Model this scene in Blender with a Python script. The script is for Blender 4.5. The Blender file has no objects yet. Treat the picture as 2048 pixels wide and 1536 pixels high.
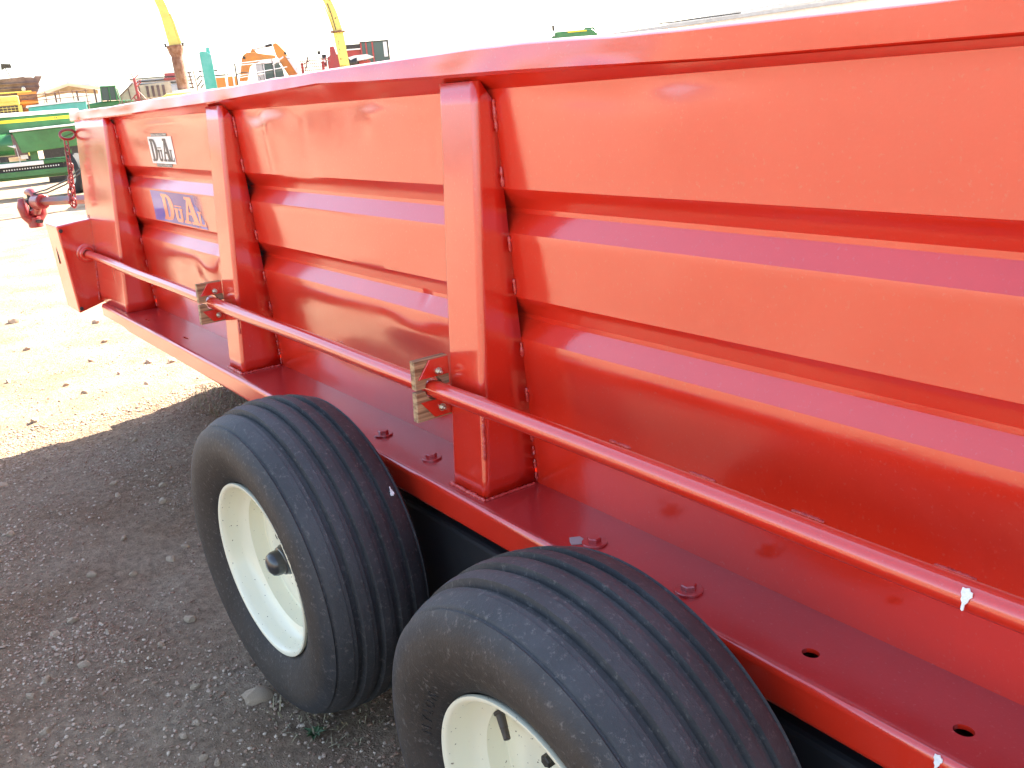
import bpy, math, random
from mathutils import Vector, Matrix, noise
R = math.radians
random.seed(7)
C = bpy.context.scene.collection
SC = bpy.context.scene

# ------------------------------------------------------------------ camera, sky, sun, exposure
GZ = 0.622                                   # height of the wagon deck datum above the ground
YAW = 0.98063
cam_d = bpy.data.cameras.new('camera')
cam = bpy.data.objects.new('camera', cam_d); C.objects.link(cam)
cam_d.sensor_width = 36.0
cam_d.lens = 1947.68 / 2048 * 36.0
cam_d.clip_start = 0.05; cam_d.clip_end = 6000
r_ = Vector((0.57550883, 0.81359505, -0.08278085)); u_ = Vector((-0.19456466, 0.23453594, 0.95243766)); f_ = Vector((-0.79431365, 0.53203006, -0.29327435))
m_ = Matrix((r_, u_, -f_)).transposed().to_4x4()
m_.translation = Vector((3.06012, -0.95049, 0.82432 + GZ))
cam.matrix_world = m_
SC.camera = cam

SUN_EL = R(41); SUN_DIR = Vector((-0.23, 1.0, 0)).normalized()
sun_v = Vector((SUN_DIR.x * math.cos(SUN_EL), SUN_DIR.y * math.cos(SUN_EL), math.sin(SUN_EL)))
world = bpy.data.worlds.new('World'); SC.world = world; world.use_nodes = True
wn = world.node_tree; bgn = wn.nodes['Background']
sky = wn.nodes.new('ShaderNodeTexSky'); sky.sky_type = 'NISHITA'; sky.sun_disc = False
sky.sun_elevation = SUN_EL; sky.sun_rotation = math.atan2(SUN_DIR.x, SUN_DIR.y)
sky.air_density = 1.0; sky.dust_density = 3.0; sky.ozone_density = 1.0; sky.altitude = 300
hz = wn.nodes.new('ShaderNodeHueSaturation'); hz.inputs['Saturation'].default_value = 0.9     # a hazy, milky summer sky
wn.links.new(sky.outputs[0], hz.inputs['Color']); wn.links.new(hz.outputs[0], bgn.inputs[0]); bgn.inputs[1].default_value = 0.068
sd = bpy.data.lights.new('sun', 'SUN'); sd.energy = 3.8; sd.angle = R(0.53); sd.color = (1.0, 0.92, 0.79)
sun = bpy.data.objects.new('sun', sd); C.objects.link(sun); sun.rotation_euler = sun_v.to_track_quat('Z', 'Y').to_euler()
sun.location = (0, 5, 12)
SC.view_settings.view_transform = 'Standard'; SC.view_settings.look = 'None'
SC.view_settings.gamma = 1.0; SC.view_settings.exposure = 3.28; SC.view_settings.use_curve_mapping = False
SC.render.engine = 'CYCLES'; SC.cycles.use_denoising = True
SC.cycles.max_bounces = 8; SC.cycles.caustics_reflective = False

# ------------------------------------------------------------------ mesh helpers
class MB:
    def __init__(s): s.v = []; s.f = []
    def add(s, vs, fs):
        n = len(s.v); s.v += [tuple(p) for p in vs]; s.f += [tuple(i + n for i in q) for q in fs]; return s
    def box(s, x0, x1, y0, y1, z0, z1):
        v = [(x, y, z) for z in (z0, z1) for y in (y0, y1) for x in (x0, x1)]
        return s.add(v, [(0, 2, 3, 1), (4, 5, 7, 6), (0, 1, 5, 4), (2, 6, 7, 3), (0, 4, 6, 2), (1, 3, 7, 5)])
    def obox(s, c, ax, ay, az):
        c, ax, ay, az = map(Vector, (c, ax, ay, az))
        v = [c + ax * i + ay * j + az * k for k in (-1, 1) for j in (-1, 1) for i in (-1, 1)]
        return s.add(v, [(0, 2, 3, 1), (4, 5, 7, 6), (0, 1, 5, 4), (2, 6, 7, 3), (0, 4, 6, 2), (1, 3, 7, 5)])
    def prism(s, poly, a0, a1, axis='y'):
        def P(u, w, a): return (u, a, w) if axis == 'y' else ((a, u, w) if axis == 'x' else (u, w, a))
        n = len(poly); v = [P(u, w, a0) for u, w in poly] + [P(u, w, a1) for u, w in poly]
        f = [tuple(range(n)), tuple(range(2 * n - 1, n - 1, -1))] + [(i, i + n, (i + 1) % n + n, (i + 1) % n) for i in range(n)]
        return s.add(v, f)
    def tube(s, pts, rad, n=10, cap=True, closed=False):
        pts = [Vector(p) for p in pts]; N = len(pts); rr = rad if isinstance(rad, (list, tuple)) else [rad] * N
        v = []; ref = None
        for i, p in enumerate(pts):
            if closed: t = pts[(i + 1) % N] - pts[i - 1]
            else: t = pts[min(i + 1, N - 1)] - pts[max(i - 1, 0)]
            t.normalize()
            if ref is None or abs(ref.dot(t)) > 0.98: ref = Vector((0, 0, 1)) if abs(t.z) < 0.9 else Vector((1, 0, 0))
            a = (ref - t * ref.dot(t)).normalized(); b = t.cross(a); ref = a
            for k in range(n):
                w = 2 * math.pi * k / n; v.append(p + (a * math.cos(w) + b * math.sin(w)) * rr[i])
        f = []
        for i in range(N if closed else N - 1):
            j = (i + 1) % N
            for k in range(n): f.append((i * n + k, i * n + (k + 1) % n, j * n + (k + 1) % n, j * n + k))
        if cap and not closed: f += [tuple(range(n))[::-1], tuple((N - 1) * n + k for k in range(n))]
        return s.add(v, f)
    def lathe(s, prof, n=48, origin=(0, 0, 0), axis=(0, -1, 0), close=False):
        """prof: (offset along axis, radius)"""
        ax = Vector(axis).normalized(); o = Vector(origin)
        e = Vector((0, 0, 1)) if abs(ax.z) < 0.9 else Vector((1, 0, 0))
        a = (e - ax * e.dot(ax)).normalized(); b = ax.cross(a)
        v = []; m = len(prof)
        for k in range(n):
            w = 2 * math.pi * k / n; d = a * math.cos(w) + b * math.sin(w)
            for q, r in prof: v.append(o + ax * q + d * r)
        f = []
        for k in range(n):
            k2 = (k + 1) % n
            for i in range(m if close else m - 1):
                j = (i + 1) % m; f.append((k * m + i, k2 * m + i, k2 * m + j, k * m + j))
        return s.add(v, f)
    def build(s, name, mat, parent=None, smooth=None, bevel=0, loc=None):
        me = bpy.data.meshes.new(name); me.from_pydata(s.v, [], s.f); me.validate(); me.update()
        if smooth is not None:
            me.shade_smooth()
            if smooth < 180: me.set_sharp_from_angle(angle=R(smooth))
        if mat: me.materials.append(mat)
        ob = bpy.data.objects.new(name, me); C.objects.link(ob)
        if parent: ob.parent = parent
        if loc: ob.location = loc
        if bevel:
            b = ob.modifiers.new('bevel', 'BEVEL'); b.width = bevel; b.segments = 2; b.limit_method = 'ANGLE'; b.angle_limit = R(40)
        return ob

def tag(o, label, cat, group=None):
    o['label'] = label; o['category'] = cat
    if group: o['group'] = group
    return o
def empty(name, loc=(0, 0, 0), rz=0, parent=None):
    o = bpy.data.objects.new(name, None); C.objects.link(o); o.location = loc; o.rotation_euler = (0, 0, rz); o.empty_display_size = 0.1
    if parent: o.parent = parent
    return o
def thing(name, label, cat, loc=(0, 0, 0), rz=0, group=None): return tag(empty(name, loc, rz), label, cat, group)
def copy_tree(o, parent=None):
    c = o.copy(); C.objects.link(c); c.parent = parent
    for ch in list(o.children): copy_tree(ch, c)
    return c
def lerp(a, b, t): return a + (b - a) * t
def interp(tab, x):
    if x <= tab[0][0]: return tab[0][1]
    for (a, p), (b, q) in zip(tab, tab[1:]):
        if x <= b: return p + (q - p) * (x - a) / (b - a)
    return tab[-1][1]
def gauss(d, w): return math.exp(-(d / w) ** 2)

# ------------------------------------------------------------------ materials
def mat(name, base, rough=0.5, metal=0.0, spec=0.5, var=0.0, vscale=4.0, bump=0.0, bscale=60.0, coat=0.0, base2=None, coord='Object', crough=0.05, cior=1.5):
    m = bpy.data.materials.new(name); m.use_nodes = True; nt = m.node_tree; N, L = nt.nodes, nt.links
    p = N['Principled BSDF']
    p.inputs['Base Color'].default_value = (*base, 1); p.inputs['Roughness'].default_value = rough; p.inputs['Metallic'].default_value = metal
    p.inputs['Specular IOR Level'].default_value = spec
    if coat: p.inputs['Coat Weight'].default_value = coat; p.inputs['Coat Roughness'].default_value = crough; p.inputs['Coat IOR'].default_value = cior
    tc = N.new('ShaderNodeTexCoord')
    if var or base2:
        b2 = base2 or tuple(c * (1 - var) for c in base)
        nz = N.new('ShaderNodeTexNoise'); nz.inputs['Scale'].default_value = vscale; nz.inputs['Detail'].default_value = 6; nz.inputs['Roughness'].default_value = 0.65
        L.new(tc.outputs[coord], nz.inputs['Vector'])
        rp = N.new('ShaderNodeValToRGB'); rp.color_ramp.elements[0].position = 0.38; rp.color_ramp.elements[1].position = 0.64
        rp.color_ramp.elements[0].color = (*base, 1); rp.color_ramp.elements[1].color = (*b2, 1)
        L.new(nz.outputs[0], rp.inputs[0]); L.new(rp.outputs[0], p.inputs['Base Color'])
    if bump:
        n2 = N.new('ShaderNodeTexNoise'); n2.inputs['Scale'].default_value = bscale; n2.inputs['Detail'].default_value = 4
        L.new(tc.outputs[coord], n2.inputs['Vector'])
        bp = N.new('ShaderNodeBump'); bp.inputs['Strength'].default_value = bump; bp.inputs['Distance'].default_value = 0.01
        L.new(n2.outputs[0], bp.inputs['Height']); L.new(bp.outputs[0], p.inputs['Normal'])
    return m

def red_paint(name, dust=0.25, rough=0.30, c0=(0.60, 0.023, 0.009), c1=(0.66, 0.031, 0.012)):
    """glossy enamel over sheet steel with a faint film of dust specks, scratches and orange peel"""
    m = bpy.data.materials.new(name); m.use_nodes = True; nt = m.node_tree; N, L = nt.nodes, nt.links
    p = N['Principled BSDF']; tc = N.new('ShaderNodeTexCoord')
    p.inputs['Roughness'].default_value = rough; p.inputs['Specular IOR Level'].default_value = 0.2
    p.inputs['Coat Weight'].default_value = 1.0; p.inputs['Coat IOR'].default_value = 1.88; p.inputs['Coat Roughness'].default_value = 0.05
    nz = N.new('ShaderNodeTexNoise'); nz.inputs['Scale'].default_value = 3.0; nz.inputs['Detail'].default_value = 8; nz.inputs['Roughness'].default_value = 0.7
    L.new(tc.outputs['Object'], nz.inputs['Vector'])
    rp = N.new('ShaderNodeValToRGB'); rp.color_ramp.elements[0].position = 0.3; rp.color_ramp.elements[1].position = 0.75
    rp.color_ramp.elements[0].color = (*c0, 1); rp.color_ramp.elements[1].color = (*c1, 1)
    L.new(nz.outputs[0], rp.inputs[0])
    # dust specks
    vo = N.new('ShaderNodeTexNoise'); vo.inputs['Scale'].default_value = 160; vo.inputs['Detail'].default_value = 3
    L.new(tc.outputs['Object'], vo.inputs['Vector'])
    r2 = N.new('ShaderNodeValToRGB'); r2.color_ramp.elements[0].position = 0.62; r2.color_ramp.elements[1].position = 0.82
    r2.color_ramp.elements[0].color = (0, 0, 0, 1); r2.color_ramp.elements[1].color = (dust, dust, dust, 1)
    L.new(vo.outputs[0], r2.inputs[0])
    mx = N.new('ShaderNodeMixRGB'); mx.inputs[2].default_value = (0.5, 0.24, 0.2, 1)
    L.new(r2.outputs[0], mx.inputs[0]); L.new(rp.outputs[0], mx.inputs[1]); L.new(mx.outputs[0], p.inputs['Base Color'])
    # coat roughness patches + orange peel
    n3 = N.new('ShaderNodeTexNoise'); n3.inputs['Scale'].default_value = 9; n3.inputs['Detail'].default_value = 5
    L.new(tc.outputs['Object'], n3.inputs['Vector'])
    mr = N.new('ShaderNodeMapRange'); mr.inputs['From Min'].default_value = 0.3; mr.inputs['From Max'].default_value = 0.75
    mr.inputs['To Min'].default_value = 0.075; mr.inputs['To Max'].default_value = 0.13 + 0.3 * dust
    L.new(n3.outputs[0], mr.inputs[0]); L.new(mr.outputs[0], p.inputs['Coat Roughness'])
    n4 = N.new('ShaderNodeTexNoise'); n4.inputs['Scale'].default_value = 220; n4.inputs['Detail'].default_value = 2
    L.new(tc.outputs['Object'], n4.inputs['Vector'])
    bp = N.new('ShaderNodeBump'); bp.inputs['Strength'].default_value = 0.10; bp.inputs['Distance'].default_value = 0.0012
    L.new(n4.outputs[0], bp.inputs['Height']); L.new(bp.outputs[0], p.inputs['Normal']); L.new(bp.outputs[0], p.inputs['Coat Normal'])
    return m

M = {}
M['red'] = red_paint('red_enamel', 0.24)
M['red_dusty_shaded'] = red_paint('red_enamel_dusty_shaded', 0.35, 0.42, (0.36, 0.023, 0.022), (0.42, 0.036, 0.037))  # dusty red, base also darkened and cooled for blue skylight on the ledge
M['red_weld'] = mat('red_weld', (0.56, 0.05, 0.04), 0.32, bump=0.9, bscale=90, coat=0.6)
M['black'] = mat('black_steel', (0.012, 0.013, 0.016), 0.6)
M['dark_steel'] = mat('dark_steel', (0.06, 0.055, 0.05), 0.5, metal=0.4, var=0.4, vscale=20)
M['chain_red'] = mat('chain_red', (0.30, 0.032, 0.034), 0.4, var=0.35, vscale=30, coat=0.4)
M['zinc'] = mat('zinc_bolt', (0.62, 0.58, 0.48), 0.28, metal=1.0, bump=0.2, bscale=200)
M['cream'] = mat('cream_rim', (0.80, 0.77, 0.58), 0.32, var=0.0, coat=0.5, base2=(0.76, 0.72, 0.52), vscale=8)
M['decal_white'] = mat('decal_white', (0.82, 0.82, 0.82), 0.3, coat=0.5)
M['decal_black'] = mat('decal_black', (0.03, 0.032, 0.05), 0.35)
M['dropping'] = mat('dropping', (0.8, 0.79, 0.74), 0.8, bump=0.5, bscale=120)
M['dropping_grey'] = mat('dropping_grey', (0.35, 0.34, 0.33), 0.8)

def wood_mat():
    m = bpy.data.materials.new('oak_block'); m.use_nodes = True; nt = m.node_tree; N, L = nt.nodes, nt.links
    p = N['Principled BSDF']; p.inputs['Roughness'].default_value = 0.75
    tc = N.new('ShaderNodeTexCoord'); mp = N.new('ShaderNodeMapping'); mp.inputs['Scale'].default_value = (60, 6, 130)
    L.new(tc.outputs['Object'], mp.inputs[0])
    nz = N.new('ShaderNodeTexNoise'); nz.inputs['Scale'].default_value = 1.0; nz.inputs['Detail'].default_value = 5; nz.inputs['Distortion'].default_value = 0.25
    L.new(mp.outputs[0], nz.inputs['Vector'])
    rp = N.new('ShaderNodeValToRGB'); rp.color_ramp.elements[0].position = 0.35; rp.color_ramp.elements[1].position = 0.62
    rp.color_ramp.elements[0].color = (0.20, 0.10, 0.045, 1); rp.color_ramp.elements[1].color = (0.50, 0.31, 0.16, 1)
    L.new(nz.outputs[0], rp.inputs[0]); L.new(rp.outputs[0], p.inputs['Base Color'])
    bp = N.new('ShaderNodeBump'); bp.inputs['Strength'].default_value = 0.3; bp.inputs['Distance'].default_value = 0.002
    L.new(nz.outputs[0], bp.inputs['Height']); L.new(bp.outputs[0], p.inputs['Normal'])
    return m
M['oak'] = wood_mat()

def tyre_mat():
    m = bpy.data.materials.new('worn_rubber'); m.use_nodes = True; nt = m.node_tree; N, L = nt.nodes, nt.links
    p = N['Principled BSDF']; p.inputs['Roughness'].default_value = 0.62; p.inputs['Specular IOR Level'].default_value = 0.45
    tc = N.new('ShaderNodeTexCoord')
    sp = N.new('ShaderNodeSeparateXYZ'); L.new(tc.outputs['Object'], sp.inputs[0])
    a = N.new('ShaderNodeMath'); a.operation = 'MULTIPLY'; L.new(sp.outputs[0], a.inputs[0]); L.new(sp.outputs[0], a.inputs[1])
    b = N.new('ShaderNodeMath'); b.operation = 'MULTIPLY_ADD'; L.new(sp.outputs[2], b.inputs[0]); L.new(sp.outputs[2], b.inputs[1]); L.new(a.outputs[0], b.inputs[2])
    c = N.new('ShaderNodeMath'); c.operation = 'SQRT'; L.new(b.outputs[0], c.inputs[0])          # radius from the axle
    rr = N.new('ShaderNodeValToRGB'); cr = rr.color_ramp                                         # brown bloom on the sidewall, grey tread
    cr.elements[0].position = 0.50; cr.elements[0].color = (0.016, 0.0165, 0.018, 1)
    cr.elements[1].position = 0.93; cr.elements[1].color = (0.044, 0.045, 0.047, 1)
    e = cr.elements.new(0.66); e.color = (0.033, 0.026, 0.021, 1)
    e = cr.elements.new(0.80); e.color = (0.042, 0.035, 0.029, 1)
    e = cr.elements.new(0.86); e.color = (0.027, 0.029, 0.033, 1)
    sc = N.new('ShaderNodeMath'); sc.operation = 'DIVIDE'; sc.inputs[1].default_value = 0.40
    L.new(c.outputs[0], sc.inputs[0]); L.new(sc.outputs[0], rr.inputs[0])
    nz = N.new('ShaderNodeTexNoise'); nz.inputs['Scale'].default_value = 5; nz.inputs['Detail'].default_value = 9; nz.inputs['Roughness'].default_value = 0.7
    L.new(tc.outputs['Object'], nz.inputs['Vector'])
    mr = N.new('ShaderNodeMapRange'); mr.inputs['From Min'].default_value = 0.35; mr.inputs['From Max'].default_value = 0.7; mr.inputs['To Min'].default_value = 0.65; mr.inputs['To Max'].default_value = 1.35
    L.new(nz.outputs[0], mr.inputs[0])
    mx = N.new('ShaderNodeMixRGB'); mx.blend_type = 'MULTIPLY'; mx.inputs[0].default_value = 1.0
    L.new(rr.outputs[0], mx.inputs[1]); L.new(mr.outputs[0], mx.inputs[2])
    n2 = N.new('ShaderNodeTexNoise'); n2.inputs['Scale'].default_value = 85; n2.inputs['Detail'].default_value = 4; n2.inputs['Roughness'].default_value = 0.8
    L.new(tc.outputs['Object'], n2.inputs['Vector'])
    r2 = N.new('ShaderNodeValToRGB'); r2.color_ramp.elements[0].position = 0.56; r2.color_ramp.elements[1].position = 0.72; r2.color_ramp.elements[1].color = (0.7, 0.7, 0.7, 1)
    L.new(n2.outputs[0], r2.inputs[0])
    m2 = N.new('ShaderNodeMixRGB'); m2.inputs[2].default_value = (0.17, 0.155, 0.14, 1)
    L.new(r2.outputs[0], m2.inputs[0]); L.new(mx.outputs[0], m2.inputs[1]); L.new(m2.outputs[0], p.inputs['Base Color'])
    bp = N.new('ShaderNodeBump'); bp.inputs['Strength'].default_value = 0.55; bp.inputs['Distance'].default_value = 0.003
    L.new(n2.outputs[0], bp.inputs['Height']); L.new(bp.outputs[0], p.inputs['Normal'])
    return m
M['rubber'] = tyre_mat()

def cream_speck():
    m = bpy.data.materials.new('cream_rim_speckled'); m.use_nodes = True; nt = m.node_tree; N, L = nt.nodes, nt.links
    p = N['Principled BSDF']; p.inputs['Roughness'].default_value = 0.33; p.inputs['Coat Weight'].default_value = 0.4
    tc = N.new('ShaderNodeTexCoord')
    nz = N.new('ShaderNodeTexNoise'); nz.inputs['Scale'].default_value = 130; nz.inputs['Detail'].default_value = 2
    L.new(tc.outputs['Object'], nz.inputs['Vector'])
    rp = N.new('ShaderNodeValToRGB'); rp.color_ramp.elements[0].position = 0.70; rp.color_ramp.elements[1].position = 0.745
    rp.color_ramp.elements[0].color = (0.80, 0.76, 0.57, 1); rp.color_ramp.elements[1].color = (0.14, 0.10, 0.06, 1)
    L.new(nz.outputs[0], rp.inputs[0]); L.new(rp.outputs[0], p.inputs['Base Color'])
    return m
M['cream'] = cream_speck()

def spray_mat():
    """blue overspray left round a lettering stencil: thick at the left end and along one stroke, thin between"""
    m = bpy.data.materials.new('blue_overspray'); m.use_nodes = True; nt = m.node_tree; N, L = nt.nodes, nt.links
    p = N['Principled BSDF']; p.inputs['Roughness'].default_value = 0.4; p.inputs['Base Color'].default_value = (0.045, 0.05, 0.40, 1)
    p.inputs['Coat Weight'].default_value = 0.6
    out = N['Material Output']; tr = N.new('ShaderNodeBsdfTransparent'); mix = N.new('ShaderNodeMixShader')
    tc = N.new('ShaderNodeTexCoord'); sp = N.new('ShaderNodeSeparateXYZ'); L.new(tc.outputs['Object'], sp.inputs[0])
    # object coords: x 0..0.66 along the wall, z 0..0.12
    def math_(op, a, b=None, c=None):
        n = N.new('ShaderNodeMath'); n.operation = op
        for i, q in enumerate((a, b, c)):
            if q is None: continue
            if isinstance(q, (int, float)): n.inputs[i].default_value = q
            else: L.new(q, n.inputs[i])
        return n.outputs[0]
    nz = N.new('ShaderNodeTexNoise'); nz.inputs['Scale'].default_value = 14; nz.inputs['Detail'].default_value = 3; L.new(tc.outputs['Object'], nz.inputs['Vector'])
    jit = math_('MULTIPLY_ADD', nz.outputs[0], 0.14, sp.outputs[0])
    left = N.new('ShaderNodeMapRange'); L.new(jit, left.inputs[0])
    left.inputs['From Min'].default_value = 0.17; left.inputs['From Max'].default_value = 0.36; left.inputs['To Min'].default_value = 1.0; left.inputs['To Max'].default_value = 0.72
    # the strong swoosh on the right: distance to a slanted line
    d = math_('ABSOLUTE', math_('SUBTRACT', math_('MULTIPLY_ADD', sp.outputs[2], -0.95, 0.615), sp.outputs[0]))
    sw = N.new('ShaderNodeMapRange'); L.new(d, sw.inputs[0]); sw.inputs['From Min'].default_value = 0.022; sw.inputs['From Max'].default_value = 0.06; sw.inputs['To Min'].default_value = 1.0; sw.inputs['To Max'].default_value = 0.0
    topf = N.new('ShaderNodeMapRange'); L.new(sp.outputs[2], topf.inputs[0]); topf.inputs['From Min'].default_value = 0.075; topf.inputs['From Max'].default_value = 0.105; topf.inputs['To Min'].default_value = 1.0; topf.inputs['To Max'].default_value = 0.0
    sw2 = math_('MULTIPLY', sw.outputs[0], topf.outputs[0])
    fade = N.new('ShaderNodeMapRange'); L.new(sp.outputs[0], fade.inputs[0]); fade.inputs['From Min'].default_value = 0.54; fade.inputs['From Max'].default_value = 0.65; fade.inputs['To Min'].default_value = 1.0; fade.inputs['To Max'].default_value = 0.0
    a = math_('MAXIMUM', math_('MULTIPLY', left.outputs[0], fade.outputs[0]), sw2)
    L.new(a, mix.inputs[0]); L.new(tr.outputs[0], mix.inputs[1]); L.new(p.outputs[0], mix.inputs[2]); L.new(mix.outputs[0], out.inputs[0])
    return m
M['spray'] = spray_mat()

def ground_mat():
    m = bpy.data.materials.new('dirt_yard'); m.use_nodes = True; nt = m.node_tree; N, L = nt.nodes, nt.links
    p = N['Principled BSDF']; p.inputs['Roughness'].default_value = 0.95; p.inputs['Specular IOR Level'].default_value = 0.2
    tc = N.new('ShaderNodeTexCoord')
    def nz(s, d, r=0.6):
        n = N.new('ShaderNodeTexNoise'); n.inputs['Scale'].default_value = s; n.inputs['Detail'].default_value = d; n.inputs['Roughness'].default_value = r
        L.new(tc.outputs['Object'], n.inputs['Vector']); return n.outputs[0]
    a = nz(1.7, 8); rp = N.new('ShaderNodeValToRGB'); rp.color_ramp.elements[0].position = 0.36; rp.color_ramp.elements[1].position = 0.66
    rp.color_ramp.elements[0].color = (0.325, 0.210, 0.128, 1); rp.color_ramp.elements[1].color = (0.48, 0.365, 0.255, 1)
    L.new(a, rp.inputs[0])
    b = nz(34, 6, 0.75); r2 = N.new('ShaderNodeMapRange'); r2.inputs['From Min'].default_value = 0.3; r2.inputs['From Max'].default_value = 0.72; r2.inputs['To Min'].default_value = 0.5; r2.inputs['To Max'].default_value = 1.38
    L.new(b, r2.inputs[0]); mx = N.new('ShaderNodeMixRGB'); mx.blend_type = 'MULTIPLY'; mx.inputs[0].default_value = 1
    L.new(rp.outputs[0], mx.inputs[1]); L.new(r2.outputs[0], mx.inputs[2]); L.new(mx.outputs[0], p.inputs['Base Color'])
    c = nz(110, 5, 0.7)
    ad = N.new('ShaderNodeMath'); ad.operation = 'MULTIPLY_ADD'; ad.inputs[1].default_value = 1.6; L.new(b, ad.inputs[0]); L.new(c, ad.inputs[2])
    bp = N.new('ShaderNodeBump'); bp.inputs['Strength'].default_value = 0.9; bp.inputs['Distance'].default_value = 0.030
    L.new(ad.outputs[0], bp.inputs['Height']); L.new(bp.outputs[0], p.inputs['Normal'])
    return m
M['ground'] = ground_mat()

def stone_mat():
    m = bpy.data.materials.new('gravel_stone'); m.use_nodes = True; nt = m.node_tree; N, L = nt.nodes, nt.links
    p = N['Principled BSDF']; p.inputs['Roughness'].default_value = 0.9
    g = N.new('ShaderNodeNewGeometry'); rp = N.new('ShaderNodeValToRGB'); rp.color_ramp.interpolation = 'LINEAR'
    e = rp.color_ramp.elements; e[0].position = 0; e[0].color = (0.22, 0.13, 0.085, 1); e[1].position = 1; e[1].color = (0.52, 0.42, 0.31, 1)
    for q, c in ((0.3, (0.28, 0.18, 0.12, 1)), (0.55, (0.34, 0.24, 0.17, 1)), (0.85, (0.42, 0.32, 0.24, 1))):
        x = e.new(q); x.color = c
    L.new(g.outputs['Random Per Island'], rp.inputs[0]); L.new(rp.outputs[0], p.inputs['Base Color'])
    return m
M['gravel'] = stone_mat()
M['stone'] = mat('yard_stone', (0.52, 0.39, 0.27), 0.9, base2=(0.36, 0.27, 0.19), vscale=30, bump=0.6, bscale=80)
M['straw'] = mat('dry_grass', (0.34, 0.27, 0.15), 0.8, base2=(0.22, 0.19, 0.12), vscale=9)
M['leaf'] = mat('weed_leaf', (0.045, 0.09, 0.03), 0.6)

# ------------------------------------------------------------------ ground
def axis_list(dense0, dense1, step, far):
    a = []; x = dense0
    while x <= dense1: a.append(x); x += step
    s = step; lo = dense0; hi = a[-1]; L_, H_ = [], []
    while hi < far: s *= 1.45; hi += s; H_.append(hi)
    s = step
    while lo > -far: s *= 1.45; lo -= s; L_.append(lo)
    return L_[::-1] + a + H_
gx = axis_list(-5.5, 3.2, 0.035, 2500); gy = axis_list(-2.2, 1.0, 0.03, 2500)
def ground_h(x, y):
    k = gauss(max(0, abs(x + 1) - 5), 6) * gauss(max(0, abs(y) - 3), 6)
    if k < 1e-3: return 0.0
    h = 0.010 * noise.noise(Vector((x * 1.3, y * 1.3, 0))) + 0.008 * noise.noise(Vector((x * 5, y * 5, 3))) + 0.005 * noise.noise(Vector((x * 14, y * 14, 7)))
    h += 0.035 * gauss(math.hypot((x + 1.75) * 0.8, y - 0.62), 0.33)      # low heap of dirt and dead grass by the front corner
    return h * k - 0.002
gm = MB()
for y in gy:
    for x in gx: gm.v.append((x, y, ground_h(x, y)))
nx = len(gx)
for j in range(len(gy) - 1):
    for i in range(nx - 1): gm.f.append((j * nx + i, j * nx + i + 1, (j + 1) * nx + i + 1, (j + 1) * nx + i))
ground = gm.build('ground', M['ground'], smooth=180); ground['kind'] = 'structure'

# ================================================================== THE RED WAGON
wagon = thing('farm_wagon', 'glossy red steel farm wagon with ribbed side, upright posts and cream tandem wheels', 'wagon', (0, 0, GZ))
XL, XR = -1.97, 4.55                         # front and rear of the body
W0, KW = 0.165, -0.0369                      # foot of the wall, lean per metre
YB, KP = 0.029, 0.0761                       # post face
FARY = 1.98
POSTS = [(1.461, 0.132), (0.041, 0.132), (2.905, 0.132), (4.35, 0.132)]
def wall_y(z): return W0 + KW * z
def post_y(z): return YB + KP * z
# ---- side sheet with two pressed ribs and dents
G1 = [(0.541, 0.0), (0.5785, 0.025), (0.5900, 0.0258), (0.629, 0.0)]
G2 = [(0.323, 0.0), (0.3605, 0.025), (0.3725, 0.0258), (0.4115, 0.0)]
prof = [(0.0, 0.0)]
def flat(z0, z1, n): prof.extend((lerp(z0, z1, i / n), 0.0) for i in range(1, n + 1))
flat(0, 0.317, 16)
for g, top in ((G2, 0.535), (G1, 0.812)):
    (a, _), (b, d1), (c, d2), (e, _) = g
    prof.append((a + 0.002, 0.0012)); prof += [(lerp(a, b, t), lerp(0, d1, t)) for t in (0.15, 0.5, 0.9)]
    prof += [(b + 0.001, d1 + 0.001), (c - 0.001, d2), (lerp(c, e, 0.15), lerp(d2, 0, 0.15)), (lerp(c, e, 0.5), d2 / 2), (lerp(c, e, 0.9), d2 * 0.1), (e + 0.002, -0.0004)]
    flat(e + 0.004, top, 12 if top < 0.6 else 12)
prof.append((0.818, -0.0005)); 
def rim_bot(x): return interp([(-1.97, 0.829), (-1.178, 0.832), (-0.071, 0.843), (0.4, 0.853), (0.79, 0.861), (1.05, 0.852), (1.334, 0.846), (1.555, 0.843), (2.078, 0.830), (2.5, 0.826), (4.6, 0.83)], x)
def rim_kink(x): return sum(a * gauss(x - c, w) for c, w, a in ((-1.75, .05, .002), (-1.3, .10, -.002), (-0.62, .05, .0016), (-0.33, .05, -.0016), (-0.05, .06, .0016), (0.18, .06, -.0018), (0.47, .03, .0014), (0.66, .05, -.001), (1.62, .05, .001), (1.86, .06, -.0015)))
def rim_top(x): return rim_kink(x) + interp([(-1.97, 0.872), (-1.2, 0.876), (0, 0.886), (0.802, 0.895), (1.464, 0.896), (1.7, 0.891), (1.994, 0.881), (2.384, 0.876), (4.6, 0.88)], x)
RIMY = 0.088
prof += [(0.824, -0.012), (0.832, -0.030), (0.838, -0.042)]
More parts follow.
